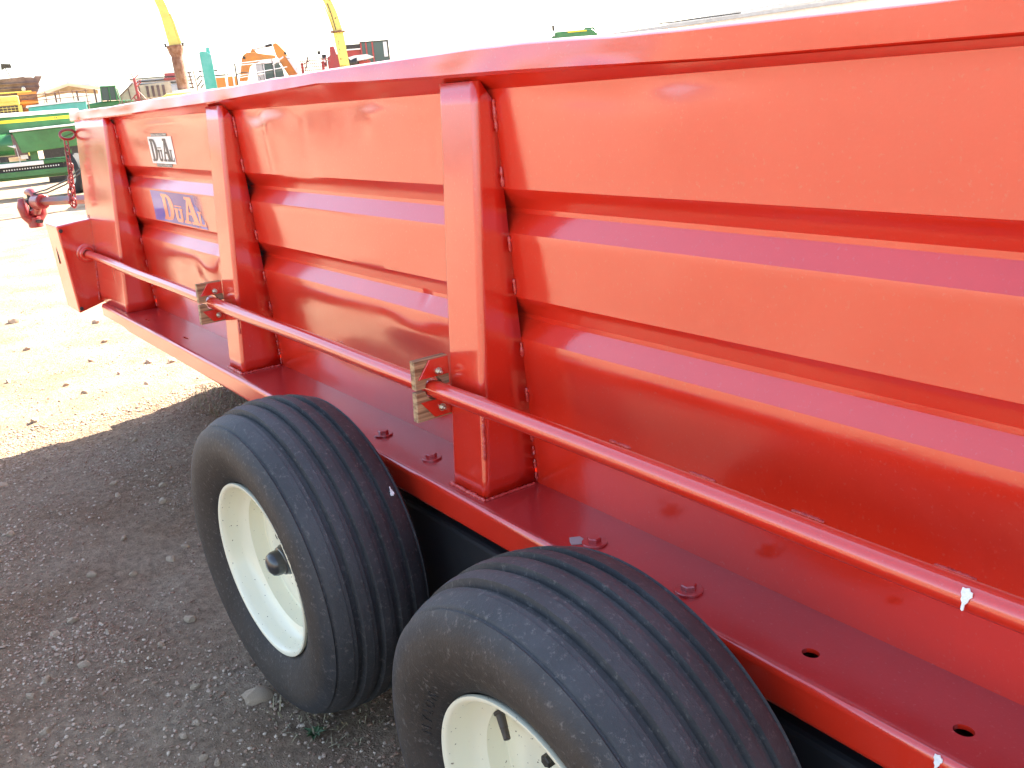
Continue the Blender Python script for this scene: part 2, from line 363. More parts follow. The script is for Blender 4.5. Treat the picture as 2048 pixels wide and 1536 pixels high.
def dent(x, z):
    """outward bulge (metres) of the side sheet"""
    b = 0.0
    if x < 1.45:                             # oil-canned lower panels, dents under the rim
        q = min(1.0, (1.45 - x) / 0.25)
        if z < 0.31: b += q * (0.0040 * noise.noise(Vector((x * 2.0, z * 4, 1.7))) + 0.0050 * math.sin(math.pi * min(z, 0.31) / 0.31) * (0.5 + 0.5 * math.sin(x * 4.2 + 1.0)))
        b += q * 0.0022 * noise.noise(Vector((x * 3.1, z * 5, 5.2))) * (1 if abs(z - 0.58) > 0.05 and abs(z - 0.367) > 0.05 else 0.25)
    else:
        b += 0.0006 * noise.noise(Vector((x * 2.2, z * 3, 9.1)))
    for (dx, dz, wx, wz, a) in ((0.215, 0.80, 0.06, 0.020, -0.006), (0.33, 0.76, 0.16, 0.07, 0.006), (0.62, 0.807, 0.10, 0.010, -0.0018), (0.95, 0.77, 0.06, 0.05, 0.003),
                                (1.20, 0.74, 0.10, 0.05, -0.003), (1.70, 0.806, 0.08, 0.011, -0.0030), (1.955, 0.811, 0.032, 0.010, -0.0075), (1.95, 0.755, 0.09, 0.07, 0.0035), (1.80, 0.79, 0.10, 0.020, -0.0018),
                                (2.05, 0.806, 0.06, 0.012, -0.0018), (1.0, 0.27, 0.12, 0.035, 0.008), (1.30, 0.22, 0.05, 0.06, -0.008), (0.70, 0.13, 0.2, 0.05, -0.004),
                                (0.52, 0.75, 0.05, 0.09, -0.003), (0.86, 0.806, 0.07, 0.010, -0.0018), (1.12, 0.806, 0.06, 0.010, -0.0015), (0.30, 0.70, 0.03, 0.10, 0.003), (1.22, 0.69, 0.016, 0.03, -0.002), (-0.75, 0.79, 0.2, 0.02, 0.003), (1.05, 0.356, 0.012, 0.012, -0.004), (-0.55, 0.25, 0.1, 0.04, 0.009), (-0.42, 0.22, 0.04, 0.09, -0.008), (-0.9, 0.6, 0.3, 0.02, -0.003)):
        b += a * gauss(x - dx, wx) * gauss(z - dz, wz)
    q = 1.0                                  # the posts hold the sheet flat where they are welded on
    for xr, w in POSTS + [(-1.405, 0.565)]:
        d = max(xr - w - x, x - xr, 0.0); t = min(1.0, max(0.0, (d - 0.012) / 0.07)); q *= t * t * (3 - 2 * t)
    return b * q
sm = MB(); xs = []; x = XL + 0.02
while x < 1.5: xs.append(x); x += 0.0125
while x < 2.7: xs.append(x); x += 0.016
while x < XR: xs.append(x); x += 0.06
xs.append(XR)
for x in xs:
    for z, d in prof:
        zz = z
        if z > 0.8185: zz = lerp(0.818, rim_bot(x) + 0.002, (z - 0.818) / 0.020)
        k = 1.0 if 0.02 < z < 0.812 else 0.2
        sm.v.append((x, wall_y(min(z, 0.818)) + d - dent(x, z) * k, zz))
npf = len(prof)
for i in range(len(xs) - 1):
    for j in range(npf - 1): sm.f.append((i * npf + j, (i + 1) * npf + j, (i + 1) * npf + j + 1, i * npf + j + 1))
side = sm.build('side_panel', M['red'], wagon, smooth=24)
side['label'] = 'ribbed near side sheet with dents under the rim'
# ---- rest of the box
MB().box(XL + 0.02, XR, FARY - 0.006, FARY, 0.0, 0.86).build('side_panel', M['red'], wagon)
MB().box(XL + 0.002, XL + 0.008, 0.15, FARY - 0.008, 0.0, 0.86).build('front_panel', M['red'], wagon)
MB().box(XR - 0.008, XR - 0.002, 0.17, FARY - 0.008, 0.0, 0.86).build('tail_panel', M['red'], wagon)
MB().box(XL + 0.012, XR - 0.012, 0.19, FARY - 0.012, 0.006, 0.03).build('floor', M['oak'], wagon)
# ---- top rim: folded rail with dented face
def rim_tilt(x):                             # how far the lower lip stands out: + faces the sky, - faces the ground
    t = interp([(-2.0, 0.005), (-1.2, 0.005), (0.0, 0.007), (0.9, 0.0085), (1.3, 0.008), (1.52, 0.0085), (1.78, 0.0075), (1.90, 0.001), (2.02, -0.0035), (2.5, -0.004), (4.6, -0.004)], x)
    for dx, w, a in ((0.12, 0.10, -0.006), (-0.05, 0.03, 0.003), (0.50, 0.015, 0.002), (0.62, 0.02, -0.002), (1.40, 0.10, -0.005), (1.62, 0.08, -0.005), (1.72, 0.05, -0.003), (-1.0, 0.2, -0.0025), (-0.5, 0.12, -0.003), (-1.85, 0.06, -0.005)):
        t += a * gauss(x - dx, w)
    return t
rp_ = MB(); rx = []
x = XL - 0.06
while x < XR + 0.02: rx.append(x); x += 0.02 if x < 2.7 else 0.08
RS = [(0.0, 1.0), (0.0, 0.94), (0.12, 0.0), (0.3, 0.0), (0.5, 0.0), (0.7, 0.0), (0.88, 0.0), (0.97, 0.10), (1.0, 0.3), (1.0, 0.6), (1.0, 1.0)]
DEP = 0.055
for x in rx:
    zb, zt, tl = rim_bot(x), rim_top(x), rim_tilt(x)
    n1 = 0.0014 * noise.noise(Vector((x * 9, 0, 0))) + 0.0030 * noise.noise(Vector((x * 3, 4, 0)))
    for k, (s, e) in enumerate(RS):
        z = lerp(zb, zt, s); y = RIMY + 0.003 + e * DEP + n1 * (1 if e < 0.5 else 0) - tl * (1 - s) + 0.0022 * noise.noise(Vector((x * 5.5, s * 1.6, 8))) * (1 if x < 1.95 else 0.2) * (1 if e < 0.5 else 0)
        if k in (0, 1): z = zb + 0.003 * (1 - k)
        if k == 1: y = RIMY + 0.003 + 0.006 + n1 - tl
        rp_.v.append((x, y, z))
nr = len(RS)
for i in range(len(rx) - 1):
    for j in range(nr): 
        j2 = (j + 1) % nr; rp_.f.append((i * nr + j, (i + 1) * nr + j, (i + 1) * nr + j2, i * nr + j2))
rp_.f.append(tuple(range(nr))[::-1]); rp_.f.append(tuple((len(rx) - 1) * nr + k for k in range(nr)))
rp_.build('top_rim', M['red'], wagon, smooth=40)['label'] = 'dented folded rim along the near side'
MB().box(XL - 0.055, XL + 0.0, RIMY + 0.065, FARY + 0.03, 0.832, 0.874).build('top_rim', M['red'], wagon, bevel=0.006)
MB().box(XL + 0.003, XR, FARY + 0.001, FARY + 0.05, 0.83, 0.885).build('top_rim', M['red'], wagon, bevel=0.006)
# ---- posts: tapered pressed channels
def post(xr, w, ztop=0.836, name='side_post', zb=0.0):
    b = MB(); r = 0.013; zz = [lerp(zb, ztop, i / 20) for i in range(21)]
    ring = 0
    for z in zz:
        f = post_y(z); bk = wall_y(z) - 0.0004
        e = 0.0015
        pr = [(xr - w, bk), (xr - w, lerp(bk, f + r, 0.5)), (xr - w, f + r + e), (xr - w, f + r)]
        pr += [(xr - w + r - r * math.cos(a), f + r - r * math.sin(a)) for a in (R(22), R(45), R(68), R(90))]
        pr += [(xr - w + r + e, f), (xr - w * 0.5, f), (xr - r - e, f), (xr - r, f)]
        pr += [(xr - r + r * math.sin(a), f + r - r * math.cos(a)) for a in (R(22), R(45), R(68), R(90))]
        pr += [(xr, f + r + e), (xr, lerp(f + r, bk, 0.5)), (xr, bk)]
        wob = 0.0007 * noise.noise(Vector((xr * 3, z * 6, 2)))
        ring = len(pr); b.v += [(p, q + wob, min(z, 0.840 - 0.045 * max(0.0, q - f - r) / max(0.01, bk - f - r))) for p, q in pr]
    for i in range(len(zz) - 1):
        for j in range(ring - 1): b.f.append((i * ring + j, i * ring + j + 1, (i + 1) * ring + j + 1, (i + 1) * ring + j))
    o = b.build(name, M['red'], wagon, smooth=35)
    s = o.modifiers.new('sheet', 'SOLIDIFY'); s.thickness = 0.003; s.offset = -1
    for z0, z1 in ((0.325, 0.41), (0.543, 0.627)): MB().box(xr - w / 2 - 0.01, xr - w / 2 + 0.01, post_y(z0) + 0.01, wall_y(z0) + 0.032, z0, z1).build('rib_gap_block', M['black'], o)  # black blocks added behind the post so the rib gaps stay dark
    return o
for xr, w in POSTS: post(xr, w)
cp = post(-1.405, 0.565, name='corner_post', zb=0.0); cp['label'] = 'wide front corner post with lapped plate'
MB().box(-1.80, -1.545, post_y(0.17) - 0.0035, post_y(0.17) + 0.004, 0.02, 0.20).build('lap_plate', M['red'], cp, bevel=0.002).rotation_euler = (0, 0, 0)
# ---- sill channel with bolt holes
def sill():
    b = MB(); r = 0.012
    pr = [(0.30, 0.0), (0.165, 0.0), (0.11, 0.0), (0.06, 0.0), (r + 0.0015, 0.0), (r, 0.0)] + [(r - r * math.sin(a), -r + r * math.cos(a)) for a in (R(30), R(60), R(90))]
    pr += [(0.0, -r - 0.0015), (0.0, -0.03), (0.0, -0.07 + r + 0.0015), (0.0, -0.07 + r)] + [(r - r * math.cos(a), -0.07 + r - r * math.sin(a)) for a in (R(30), R(60), R(90))] + [(0.07, -0.07)]
    pr = pr + [(0.07, -0.063), (0.018, -0.063), (0.007, -0.052), (0.007, -0.018), (0.018, -0.007), (0.30, -0.007)]
    n = len(pr)
    holes = ((2.261, 0.065, 0.0135, 0.0115), (2.497, 0.065, 0.0135, 0.0115), (2.74, 0.065, 0.0135, 0.0115), (-1.161, 0.052, 0.035, 0.004), (-0.663, 0.061, 0.030, 0.005))
    X = [q for q in [-1.80 + i * 0.1 for i in range(63)] + [XR] if all(abs(q - h[0]) > 0.06 for h in holes)]
    X = sorted(X + [h[0] + d for h in holes for d in (-0.05, 0.05)])
    for x in X:
        for y, z in pr:
            zz = z
            if x < -1.36 and z < -0.04: zz = z + 0.010
            xx = x + (0.05 if (x == X[0] and y < 0.05) else 0.0) * (1 - y / 0.05)
            b.v.append((xx, y, zz))
    for i in range(len(X) - 1):
        hole = [h for h in holes if X[i] < h[0] < X[i + 1]]
        for j in range(n):
            j2 = (j + 1) % n
            if hole and 0.0133 < min(pr[j][0], pr[j2][0]) and max(pr[j][0], pr[j2][0]) <= 0.301 and abs(pr[j][1]) < 0.0075 and abs(pr[j2][1]) < 0.0075 and pr[j][1] == pr[j2][1]: continue
            b.f.append((i * n + j, i * n + j2, (i + 1) * n + j2, (i + 1) * n + j))
    b.f.append(tuple(range(n))); b.f.append(tuple((len(X) - 1) * n + k for k in range(n))[::-1])
    for hx, hy, rx_, ry_ in holes:           # flat patches with a punched opening
        ya, yb_ = r + 0.0015, 0.30; xa, xb = hx - 0.05, hx + 0.05
        ang = sorted([2 * math.pi * k / 24 for k in range(24)] + [math.atan2(yy - hy, xx - hx) % (2 * math.pi) for xx in (xa, xb) for yy in (ya, yb_)])
        m = len(ang); vs = []
        for z, ylo in ((0.0, ya), (-0.007, 0.018)):
            for a in ang:
                c, s_ = math.cos(a), math.sin(a)
                t = min((((xb if c > 0 else xa) - hx) / c) if abs(c) > 1e-9 else 1e9, (((yb_ if s_ > 0 else ya) - hy) / s_) if abs(s_) > 1e-9 else 1e9)
                vs.append((hx + c * t, max(hy + s_ * t, ylo), z))
            for a in ang: vs.append((hx + rx_ * math.cos(a), hy + ry_ * math.sin(a), z))
        fs = []
        for k in range(m):
            k2 = (k + 1) % m
            fs += [(k, k2, m + k2, m + k), (2 * m + k2, 2 * m + k, 3 * m + k, 3 * m + k2), (m + k, m + k2, 3 * m + k2, 3 * m + k)]
        b.add(vs, fs)
    o = b.build('side_sill', M['red_dusty_shaded'], wagon, smooth=30)
    o.data.materials.append(M['red'])
    for p in o.data.polygons:
        if abs(p.normal.y) > 0.5: p.material_index = 1
    return o
sill()['label'] = 'flat red sill ledge with bolts and open holes'
MB().box(XL + 0.03, XR, FARY - 0.30, FARY, -0.07, -0.002).build('side_sill', M['red'], wagon)
MB().box(-2.02, -1.3, 0.55, 1.7, -0.52, -0.075).build('shadow_block', M['black'], wagon, bevel=0.01)  # unseen block added to fill out the ground shadow at the front
# ---- hex bolts on the sill
def bolt_mesh():
    b = MB(); b.lathe([(0, 0.0), (0.0, 0.024), (0.0035, 0.024), (0.0045, 0.0225), (0.0045, 0.0)], 24, axis=(0, 0, 1))
    b.add([(0.0135 * math.cos(R(60 * i)), 0.0135 * math.sin(R(60 * i)), z) for z in (0.004, 0.0115) for i in range(6)] + [(0.0115 * math.cos(R(60 * i)), 0.0115 * math.sin(R(60 * i)), 0.0132) for i in range(6)],
          [(i, (i + 1) % 6, (i + 1) % 6 + 6, i + 6) for i in range(6)] + [(i + 6, (i + 1) % 6 + 6, (i + 1) % 6 + 12, i + 12) for i in range(6)] + [tuple(range(12, 18))])
    return b
b0 = bolt_mesh().build('sill_bolt', M['red_dusty_shaded'], wagon, smooth=30, loc=(0.926, 0.073, 0.0003))
for i, (bx, by) in enumerate(((1.163, 0.075), (1.771, 0.066), (2.014, 0.066))):
    o = b0.copy(); C.objects.link(o); o.parent = wagon; o.location = (bx, by, 0.0003); o.rotation_euler = (0, 0, R(25 * i + 10))
# ---- welds
def bead_mesh(L, w, seed):
    b = MB(); n = max(6, int(L / 0.004)); pts = []; rr = []
    for i in range(n + 1):
        t = i / n; q = Vector((seed * 3.1, i * 0.9, 0))
        pts.append((0.002 * noise.noise(q), 0.001 * noise.noise(q + Vector((5, 0, 0))), lerp(-L / 2, L / 2, t)))
        rr.append(w * (0.75 + 0.55 * noise.noise(q + Vector((0, 0, 3)))) * (0.55 if i in (0, n) else 1))
    return b.tube(pts, rr, 7)
bead_cache = {}
def bead(p0, p1, w=0.005, seed=0):
    p0, p1 = Vector(p0), Vector(p1); L_ = (p1 - p0).length; key = (round(L_, 2), round(w, 3), seed % 3)
    if key not in bead_cache:
        o = bead_mesh(max(key[0], 0.02), w, seed % 3 + 1).build('weld_bead', M['red_weld'], wagon, smooth=60); bead_cache[key] = o.data
    else:
        o = bpy.data.objects.new('weld_bead', bead_cache[key]); C.objects.link(o); o.parent = wagon
    o.location = (p0 + p1) / 2; o.rotation_mode = 'QUATERNION'; o.rotation_quaternion = (p1 - p0).to_track_quat('Z', 'Y')
    return o
sd_ = 0
for xr, w in POSTS[:2] + [(-1.405, 0.565)]:
    for z0, z1 in ((0.74, 0.80), (0.632, 0.675), (0.505, 0.538), (0.42, 0.45), (0.285, 0.318), (0.19, 0.215)):
        sd_ += 1; bead((xr + 0.002, wall_y(z0) - 0.003, z0), (xr + 0.002, wall_y(z1) - 0.003, z1), 0.0052, sd_)
    for k in range(5):
        z0 = 0.145 - k * 0.03; sd_ += 1; bead((xr + 0.002, wall_y(z0) - 0.003, z0), (xr + 0.003, wall_y(z0 - 0.018) - 0.003, z0 - 0.018), 0.004 + 0.0008 * (k % 2), sd_)
    if w < 0.2:
        bead((xr - w - 0.004, YB - 0.002, 0.002), (xr + 0.003, YB - 0.003, 0.002), 0.0062, sd_); bead((xr + 0.003, YB, 0.002), (xr + 0.003, W0 - 0.01, 0.002), 0.0048, sd_ + 1)
bead((1.455, post_y(0.19) + 0.0035, 0.185), (1.458, post_y(0.09) + 0.003, 0.09), 0.0048, 1); bead((0.035, post_y(0.2) + 0.003, 0.19), (0.036, post_y(0.13) + 0.003, 0.13), 0.0046, 2)
for k in range(7): bead((-1.885, 0.058 - 0.0045 * k * 1.1 + 0.0, 0.34 - k * 0.05), (-1.884, 0.054 - 0.0045 * k * 1.1, 0.30 - k * 0.05), 0.005, k)
# seam burrs above the rod and along the wall (paint edge lumps)
for xx, zz_ in ((0.55, .166), (1.02, .166), (1.19, .166), (1.75, .165), (1.96, .161), (2.18, .160), (2.42, .158)): bead((xx - 0.032, wall_y(0.16) - 0.001, zz_), (xx + 0.032, wall_y(0.16) - 0.001, zz_), 0.0042, int(xx * 10))
# ---- long control rod with oak hangers
RODY, RODZ, RODR = 0.013, 0.224, 0.0190
rb = MB(); rb.tube([(lerp(-1.90, 3.6, i / 60), RODY, RODZ + 0.0015 * math.sin(i * 0.5)) for i in range(61)], RODR, 20); rb.build('control_rod', M['red'], wagon, smooth=40)
def hanger(x0, rough_i):
    h = empty('rod_hanger', (x0, 0, 0), parent=wagon)
    y0, y1 = -0.031, post_y(0.22) + 0.006; t = 0.019
    for s in (1, -1):                        # two oak halves with a half-round bore
        arc = [(RODY + 0.0215 * math.cos(a), RODZ + 0.003 * s + 0.0215 * math.sin(a)) for a in ([R(180 - 15 * i) for i in range(13)] if s > 0 else [R(180 + 15 * i) for i in range(13)])]
        zc = RODZ + 0.003 * s; zo = 0.290 if s > 0 else 0.157
        poly = [(y0, zc), *arc, (y1, zc), (y1, zo), (y0 + (0.002 if s > 0 else -0.004), zo)]
        if s < 0: poly = poly[::-1]
        MB().prism(poly[::-1], -t / 2, t / 2, 'x').build('wood_block', M['oak'], h, bevel=0.0012)
        # red steel plate on the face
        za, zb_ = (RODZ + 0.026, 0.288) if s > 0 else (RODZ - 0.024, 0.162)
        pl = [(y0 + 0.006, za), (y1 - 0.001, za), (y1 - 0.001, zb_), (y0 + 0.036, zb_)]
        MB().prism(pl if s < 0 else pl[::-1], t / 2 + 0.0005, t / 2 + 0.0055, 'x').build('plate', M['red'], h, bevel=0.001)
        MB().prism(pl if s < 0 else pl[::-1], -t / 2 - 0.0055, -t / 2 - 0.0005, 'x').build('plate', M['red'], h, bevel=0.001)
        zc2 = RODZ + (0.036 if s > 0 else -0.044); yc = 0.024
        n = MB(); xf = t / 2 + 0.0057
        n.lathe([(0, 0), (0, 0.0085), (0.0016, 0.0085), (0.0016, 0)], 18, (xf, yc, zc2), (1, 0, 0))
        n.add([(xf + q, yc + rr * math.cos(R(60 * i + 12)), zc2 + rr * math.sin(R(60 * i + 12))) for q, rr in ((0.0016, 0.0065), (0.0068, 0.0065), (0.0075, 0.0055)) for i in range(6)],
              [(i + k, (i + 1) % 6 + k, (i + 1) % 6 + 6 + k, i + 6 + k) for k in (0, 6) for i in range(6)] + [tuple(range(12, 18))])
        n.lathe([(0, 0.0036), (0.0135, 0.0036), (0.0145, 0.0028), (0.0145, 0)], 12, (xf, yc, zc2), (1, 0, 0))
        n.build('bolt', M['zinc'], h, smooth=30)
    return h
hanger(1.316, 0); hanger(-0.104, 1); hanger(2.76, 2)
# ---- chain-drive box on the front corner
bx = MB()
X0, X1 = -2.155, -1.885
poly = [(post_y(0.2) + 0.012, -0.010), (-0.076, -0.048), (-0.097, 0.371), (post_y(0.38) + 0.012, 0.386)]
bx.prism(poly, X0, X1, 'x')
gb = bx.build('drive_box', M['red'], wagon, bevel=0.007)
gb['label'] = 'square cover box standing out from the front corner'
MB().prism([(-0.060, 0.374), (-0.058, 0.374), (-0.040, -0.038), (-0.042, -0.038)], X1 - 0.001, X1 + 0.0008, 'x').build('seam_edge', M['red'], gb)
for yy, zz in ((-0.082, 0.347), (-0.064, -0.026)):
    MB().lathe([(0, 0), (0.0, 0.009), (0.004, 0.009), (0.006, 0.007), (0.006, 0)], 10, (X1 + 0.0005, yy, zz), (1, 0, 0)).build('screw', M['dark_steel'], gb, smooth=30)
MB().prism([(-2.035 + 0.008 * math.cos(R(30 * i)), 0.225 + (0.045 * math.sin(R(30 * i)))) for i in range(12)], -0.0915, -0.0855, 'y').build('slot', M['black'], gb)
MB().lathe([(0, 0), (0, 0.045), (0.006, 0.045), (0.008, 0.04), (0.008, 0.034), (0.016, 0.033), (0.020, 0.029), (0.020, 0.019)], 28, (X1 + 0.0005, RODY - 0.004, RODZ + 0.004), (1, 0, 0)).build('bearing', M['red'], gb, smooth=30)
MB().tube([(-1.905, 0.062, 0.386), (-1.905, 0.062, 0.402)], 0.006, 8).build('screw', M['dark_steel'], gb)
# ---- undercarriage
MB().box(0.55, 2.42, 0.035, 0.125, -0.42, -0.12).build('walking_beam', M['black'], wagon, bevel=0.01)
MB().box(0.2, 2.8, 0.14, 0.30, -0.35, -0.072).build('frame_rail', M['black'], wagon, bevel=0.006)
MB().box(1.40, 1.60, 0.31, FARY - 0.31, -0.33, -0.13).build('axle_tube', M['black'], wagon, bevel=0.01)
MB().box(0.2, 2.8, FARY - 0.30, FARY - 0.14, -0.35, -0.072).build('frame_rail', M['black'], wagon, bevel=0.006)
MB().box(0.55, 2.42, FARY - 0.125, FARY - 0.035, -0.42, -0.12).build('walking_beam', M['black'], wagon, bevel=0.01)
MB().box(-3.9, -2.03, 1.02, 1.14, -0.50, -0.40).build('drawbar', M['red'], wagon, bevel=0.005)
# ---- wheels
def tyre_prof():
    half = [(0.100, 0.2155), (0.112, 0.222), (0.1215, 0.236), (0.134, 0.262), (0.1415, 0.288), (0.1430, 0.306), (0.1405, 0.326), (0.134, 0.345), (0.1265, 0.357), (0.1225, 0.3615), (0.1195, 0.3590), (0.1165, 0.3600), (0.1145, 0.3640)]
    tr = lambda o: 0.392 - 2.0 * o * o
    p = list(half)
    grooves = (0.068, 0.023, -0.023, -0.068)
    p.append((0.112, tr(0.112) - 0.001)); 
    for g in grooves:
        w = 0.0088
        prev = p[-1][0]
        p.append((lerp(prev, g + 0.0185, 0.4), tr(lerp(prev, g + 0.0185, 0.4))))
        p += [(g + 0.0185, tr(g + 0.0185)), (g + 0.0178, tr(g + 0.0178) - 0.0016), (g + w, tr(g + w) - 0.0024), (g + w * 0.62, tr(g) - 0.0125), (g - w * 0.62, tr(g) - 0.0125), (g - w, tr(g - w))]
    p.append((-0.095, tr(0.095))); p.append((-0.112, tr(0.112) - 0.001))
    p += [(-o, r) for o, r in half[::-1]]
    return p
def make_wheel(name, loc, toe, camber, spin):
    w = empty(name, loc, parent=wagon)
    n = Vector((math.sin(toe) * math.cos(camber), -math.cos(toe) * math.cos(camber), math.sin(camber)))
    # local -y is the outward axle direction
    yv = -n; zv = (Vector((0, 0, 1)) - n * n.z).normalized(); xv = yv.cross(zv)
    w.rotation_mode = 'QUATERNION'; q = Matrix((xv, yv, zv)).transposed().to_quaternion()
    w.rotation_quaternion = q @ Matrix.Rotation(spin, 3, 'Y').to_quaternion()
    return w
wh = make_wheel('wheel', (0.945, -0.19, -0.227), 0.062, -0.041, R(76))
wh['label'] = 'front cream wheel of the tandem pair'
MB().lathe(tyre_prof(), 160, close=True).build('tyre', M['rubber'], wh, smooth=38)
rimp = [(0.094, 0.205), (0.106, 0.216), (0.1145, 0.2205), (0.1195, 0.2190), (0.1200, 0.2140), (0.115, 0.2080), (0.104, 0.2045), (0.082, 0.2015), (0.070, 0.196), (0.063, 0.184), (0.058, 0.1755), (0.030, 0.1725), (0.022, 0.170), (0.020, 0.165),
        (0.026, 0.150), (0.028, 0.11), (0.022, 0.10), (0.016, 0.085), (0.016, 0.04)]
MB().lathe(rimp, 96).build('rim', M['cream'], wh, smooth=50)
MB().lathe([(-0.0945, 0.205), (-0.112, 0.2195), (-0.118, 0.216), (-0.10, 0.203), (-0.06, 0.19), (0.0, 0.174), (0.019, 0.170)], 96).build('rim_barrel', M['cream'], wh, smooth=50)
MB().lathe([(0.0, 0.0385), (0.052, 0.0385), (0.055, 0.0365), (0.062, 0.0345), (0.064, 0.0310), (0.080, 0.0305), (0.089, 0.0265), (0.096, 0.0160), (0.098, 0.0)], 32).build('hub_cap', mat('hub_cap', (0.03, 0.032, 0.035), 0.3, coat=0.6), wh, smooth=40)
lug = MB(); lug.lathe([(0.0, 0.0), (0.0, 0.013), (0.004, 0.013), (0.004, 0.0112), (0.020, 0.0112), (0.022, 0.009), (0.022, 0.0)], 6)
lg = None
for k in range(5):
    a = R(72 * k + 14)
    if lg is None: lg = lug.build('lug_nut', M['dark_steel'], wh, smooth=30); o = lg
    else: o = lg.copy(); C.objects.link(o); o.parent = wh
    o.location = (0.068 * math.sin(a), -0.0165, 0.068 * math.cos(a))
# valve stem: leans in from the rim well
vs = MB(); vs.lathe([(0, 0), (0, 0.0105), (0.004, 0.0105), (0.006, 0.0078), (0.028, 0.0070), (0.029, 0.0060), (0.030, 0.0066), (0.046, 0.0060), (0.047, 0.0045), (0.047, 0)], 14, axis=(0, -0.35, -1))
vo_ = vs.build('valve_stem', mat('valve_rubber', (0.06, 0.05, 0.04), 0.6), wh, smooth=40); vo_.location = (0, -0.047, 0.1725)
def emboss(text, size, parent, radius, ang0, off):
    """raised lettering on the sidewall: every letter turned to follow the tyre"""
    a = ang0
    b = MB()
    for ch in text:
        cu = bpy.data.curves.new('t', 'FONT'); cu.body = ch; cu.size = size; cu.extrude = 0.0012; cu.resolution_u = 2
        to = bpy.data.objects.new('t', cu); C.objects.link(to)
        me = bpy.data.meshes.new_from_object(to.evaluated_get(bpy.context.evaluated_depsgraph_get()))
        wdt = max((v.co.x for v in me.vertices), default=size * 0.5)
        if me.vertices:
            mt = Matrix.Rotation(a, 4, 'Y') @ Matrix.Translation((-wdt / 2, -off, radius)) @ Matrix.Rotation(R(90 + 25), 4, 'X')
            b.add([mt @ v.co for v in me.vertices], [tuple(p.vertices) for p in me.polygons])
        bpy.data.objects.remove(to); bpy.data.meshes.remove(me)
        a += (wdt + size * 0.28) / radius
    return b.build('tyre_lettering', M['rubber'], parent)
emboss('NYLON', 0.026, wh, 0.241, R(-24), 0.1245)
wh2 = copy_tree(wh, wagon); wh2['label'] = 'rear cream wheel of the tandem pair, nearest in view'
t2 = make_wheel('wheel', (2.028, -0.19, -0.248), 0.053, -0.056, R(-52)); wh2.location = t2.location; wh2.rotation_quaternion = t2.rotation_quaternion; bpy.data.objects.remove(t2)
for xw in (0.945, 2.028):
    c = copy_tree(wh, wagon); c.location = (xw, FARY + 0.19, -0.235); c.rotation_quaternion = Matrix.Rotation(math.pi, 3, 'Z').to_quaternion(); c['label'] = 'far side wheel'
for xw in (0.945, 2.028):
    MB().tube([(xw, -0.15, -0.235), (xw, 0.08, -0.235)], 0.035, 16).build('axle_stub', M['black'], wagon)
# ---- decals
def glyph_D(b, x0, x1, z0, z1, Q):
    w = x1 - x0; h = z1 - z0; s = 0.30 * w; t = 0.10 * h
    Q(b, [(x0 + 0.10 * w, z0), (x0 + 0.10 * w + s, z0), (x0 + 0.10 * w + s, z1), (x0 + 0.10 * w, z1)])
    Q(b, [(x0, z0), (x0 + 0.10 * w, z0), (x0 + 0.10 * w, z0 + t), (x0, z0 + t)]); Q(b, [(x0, z1 - t), (x0 + 0.10 * w, z1 - t), (x0 + 0.10 * w, z1), (x0, z1)])
    cx = x0 + 0.10 * w + s; cz = (z0 + z1) / 2; ro = x1 - cx; ri = ro * 0.42; n = 14
    for i in range(n):
        a, c = R(-90 + 180 * i / n), R(-90 + 180 * (i + 1) / n)
        f = lambda r, g, v: (cx + r * max(0.0, math.cos(g)) ** 0.75, cz + v * math.sin(g))
        Q(b, [f(ri, a, h / 2 - t), f(ro, a, h / 2), f(ro, c, h / 2), f(ri, c, h / 2 - t)])
def glyph_U(b, x0, x1, z0, z1, Q):
    w = x1 - x0; h = z1 - z0; t = 0.13 * h; zt = z1 - 0.16 * h
    Q(b, [(x0 + 0.05 * w, z1 - 0.07 * h), (x1 - 0.05 * w, z1 - 0.07 * h), (x1 - 0.05 * w, z1), (x0 + 0.05 * w, z1)])
    Q(b, [(x0, zt - t), (x0 + 0.44 * w, zt - t), (x0 + 0.44 * w, zt), (x0, zt)]); Q(b, [(x0 + 0.56 * w, zt - t), (x1, zt - t), (x1, zt), (x0 + 0.56 * w, zt)])
    Q(b, [(x0 + 0.08 * w, z0 + 0.2 * h), (x0 + 0.38 * w, z0 + 0.2 * h), (x0 + 0.38 * w, zt - t), (x0 + 0.08 * w, zt - t)])
    Q(b, [(x0 + 0.68 * w, z0 + 0.2 * h), (x0 + 0.92 * w, z0 + 0.2 * h), (x0 + 0.92 * w, zt - t), (x0 + 0.68 * w, zt - t)])
    Q(b, [(x0 + 0.22 * w, z0), (x0 + 0.80 * w, z0), (x0 + 0.92 * w, z0 + 0.2 * h), (x0 + 0.08 * w, z0 + 0.2 * h)])
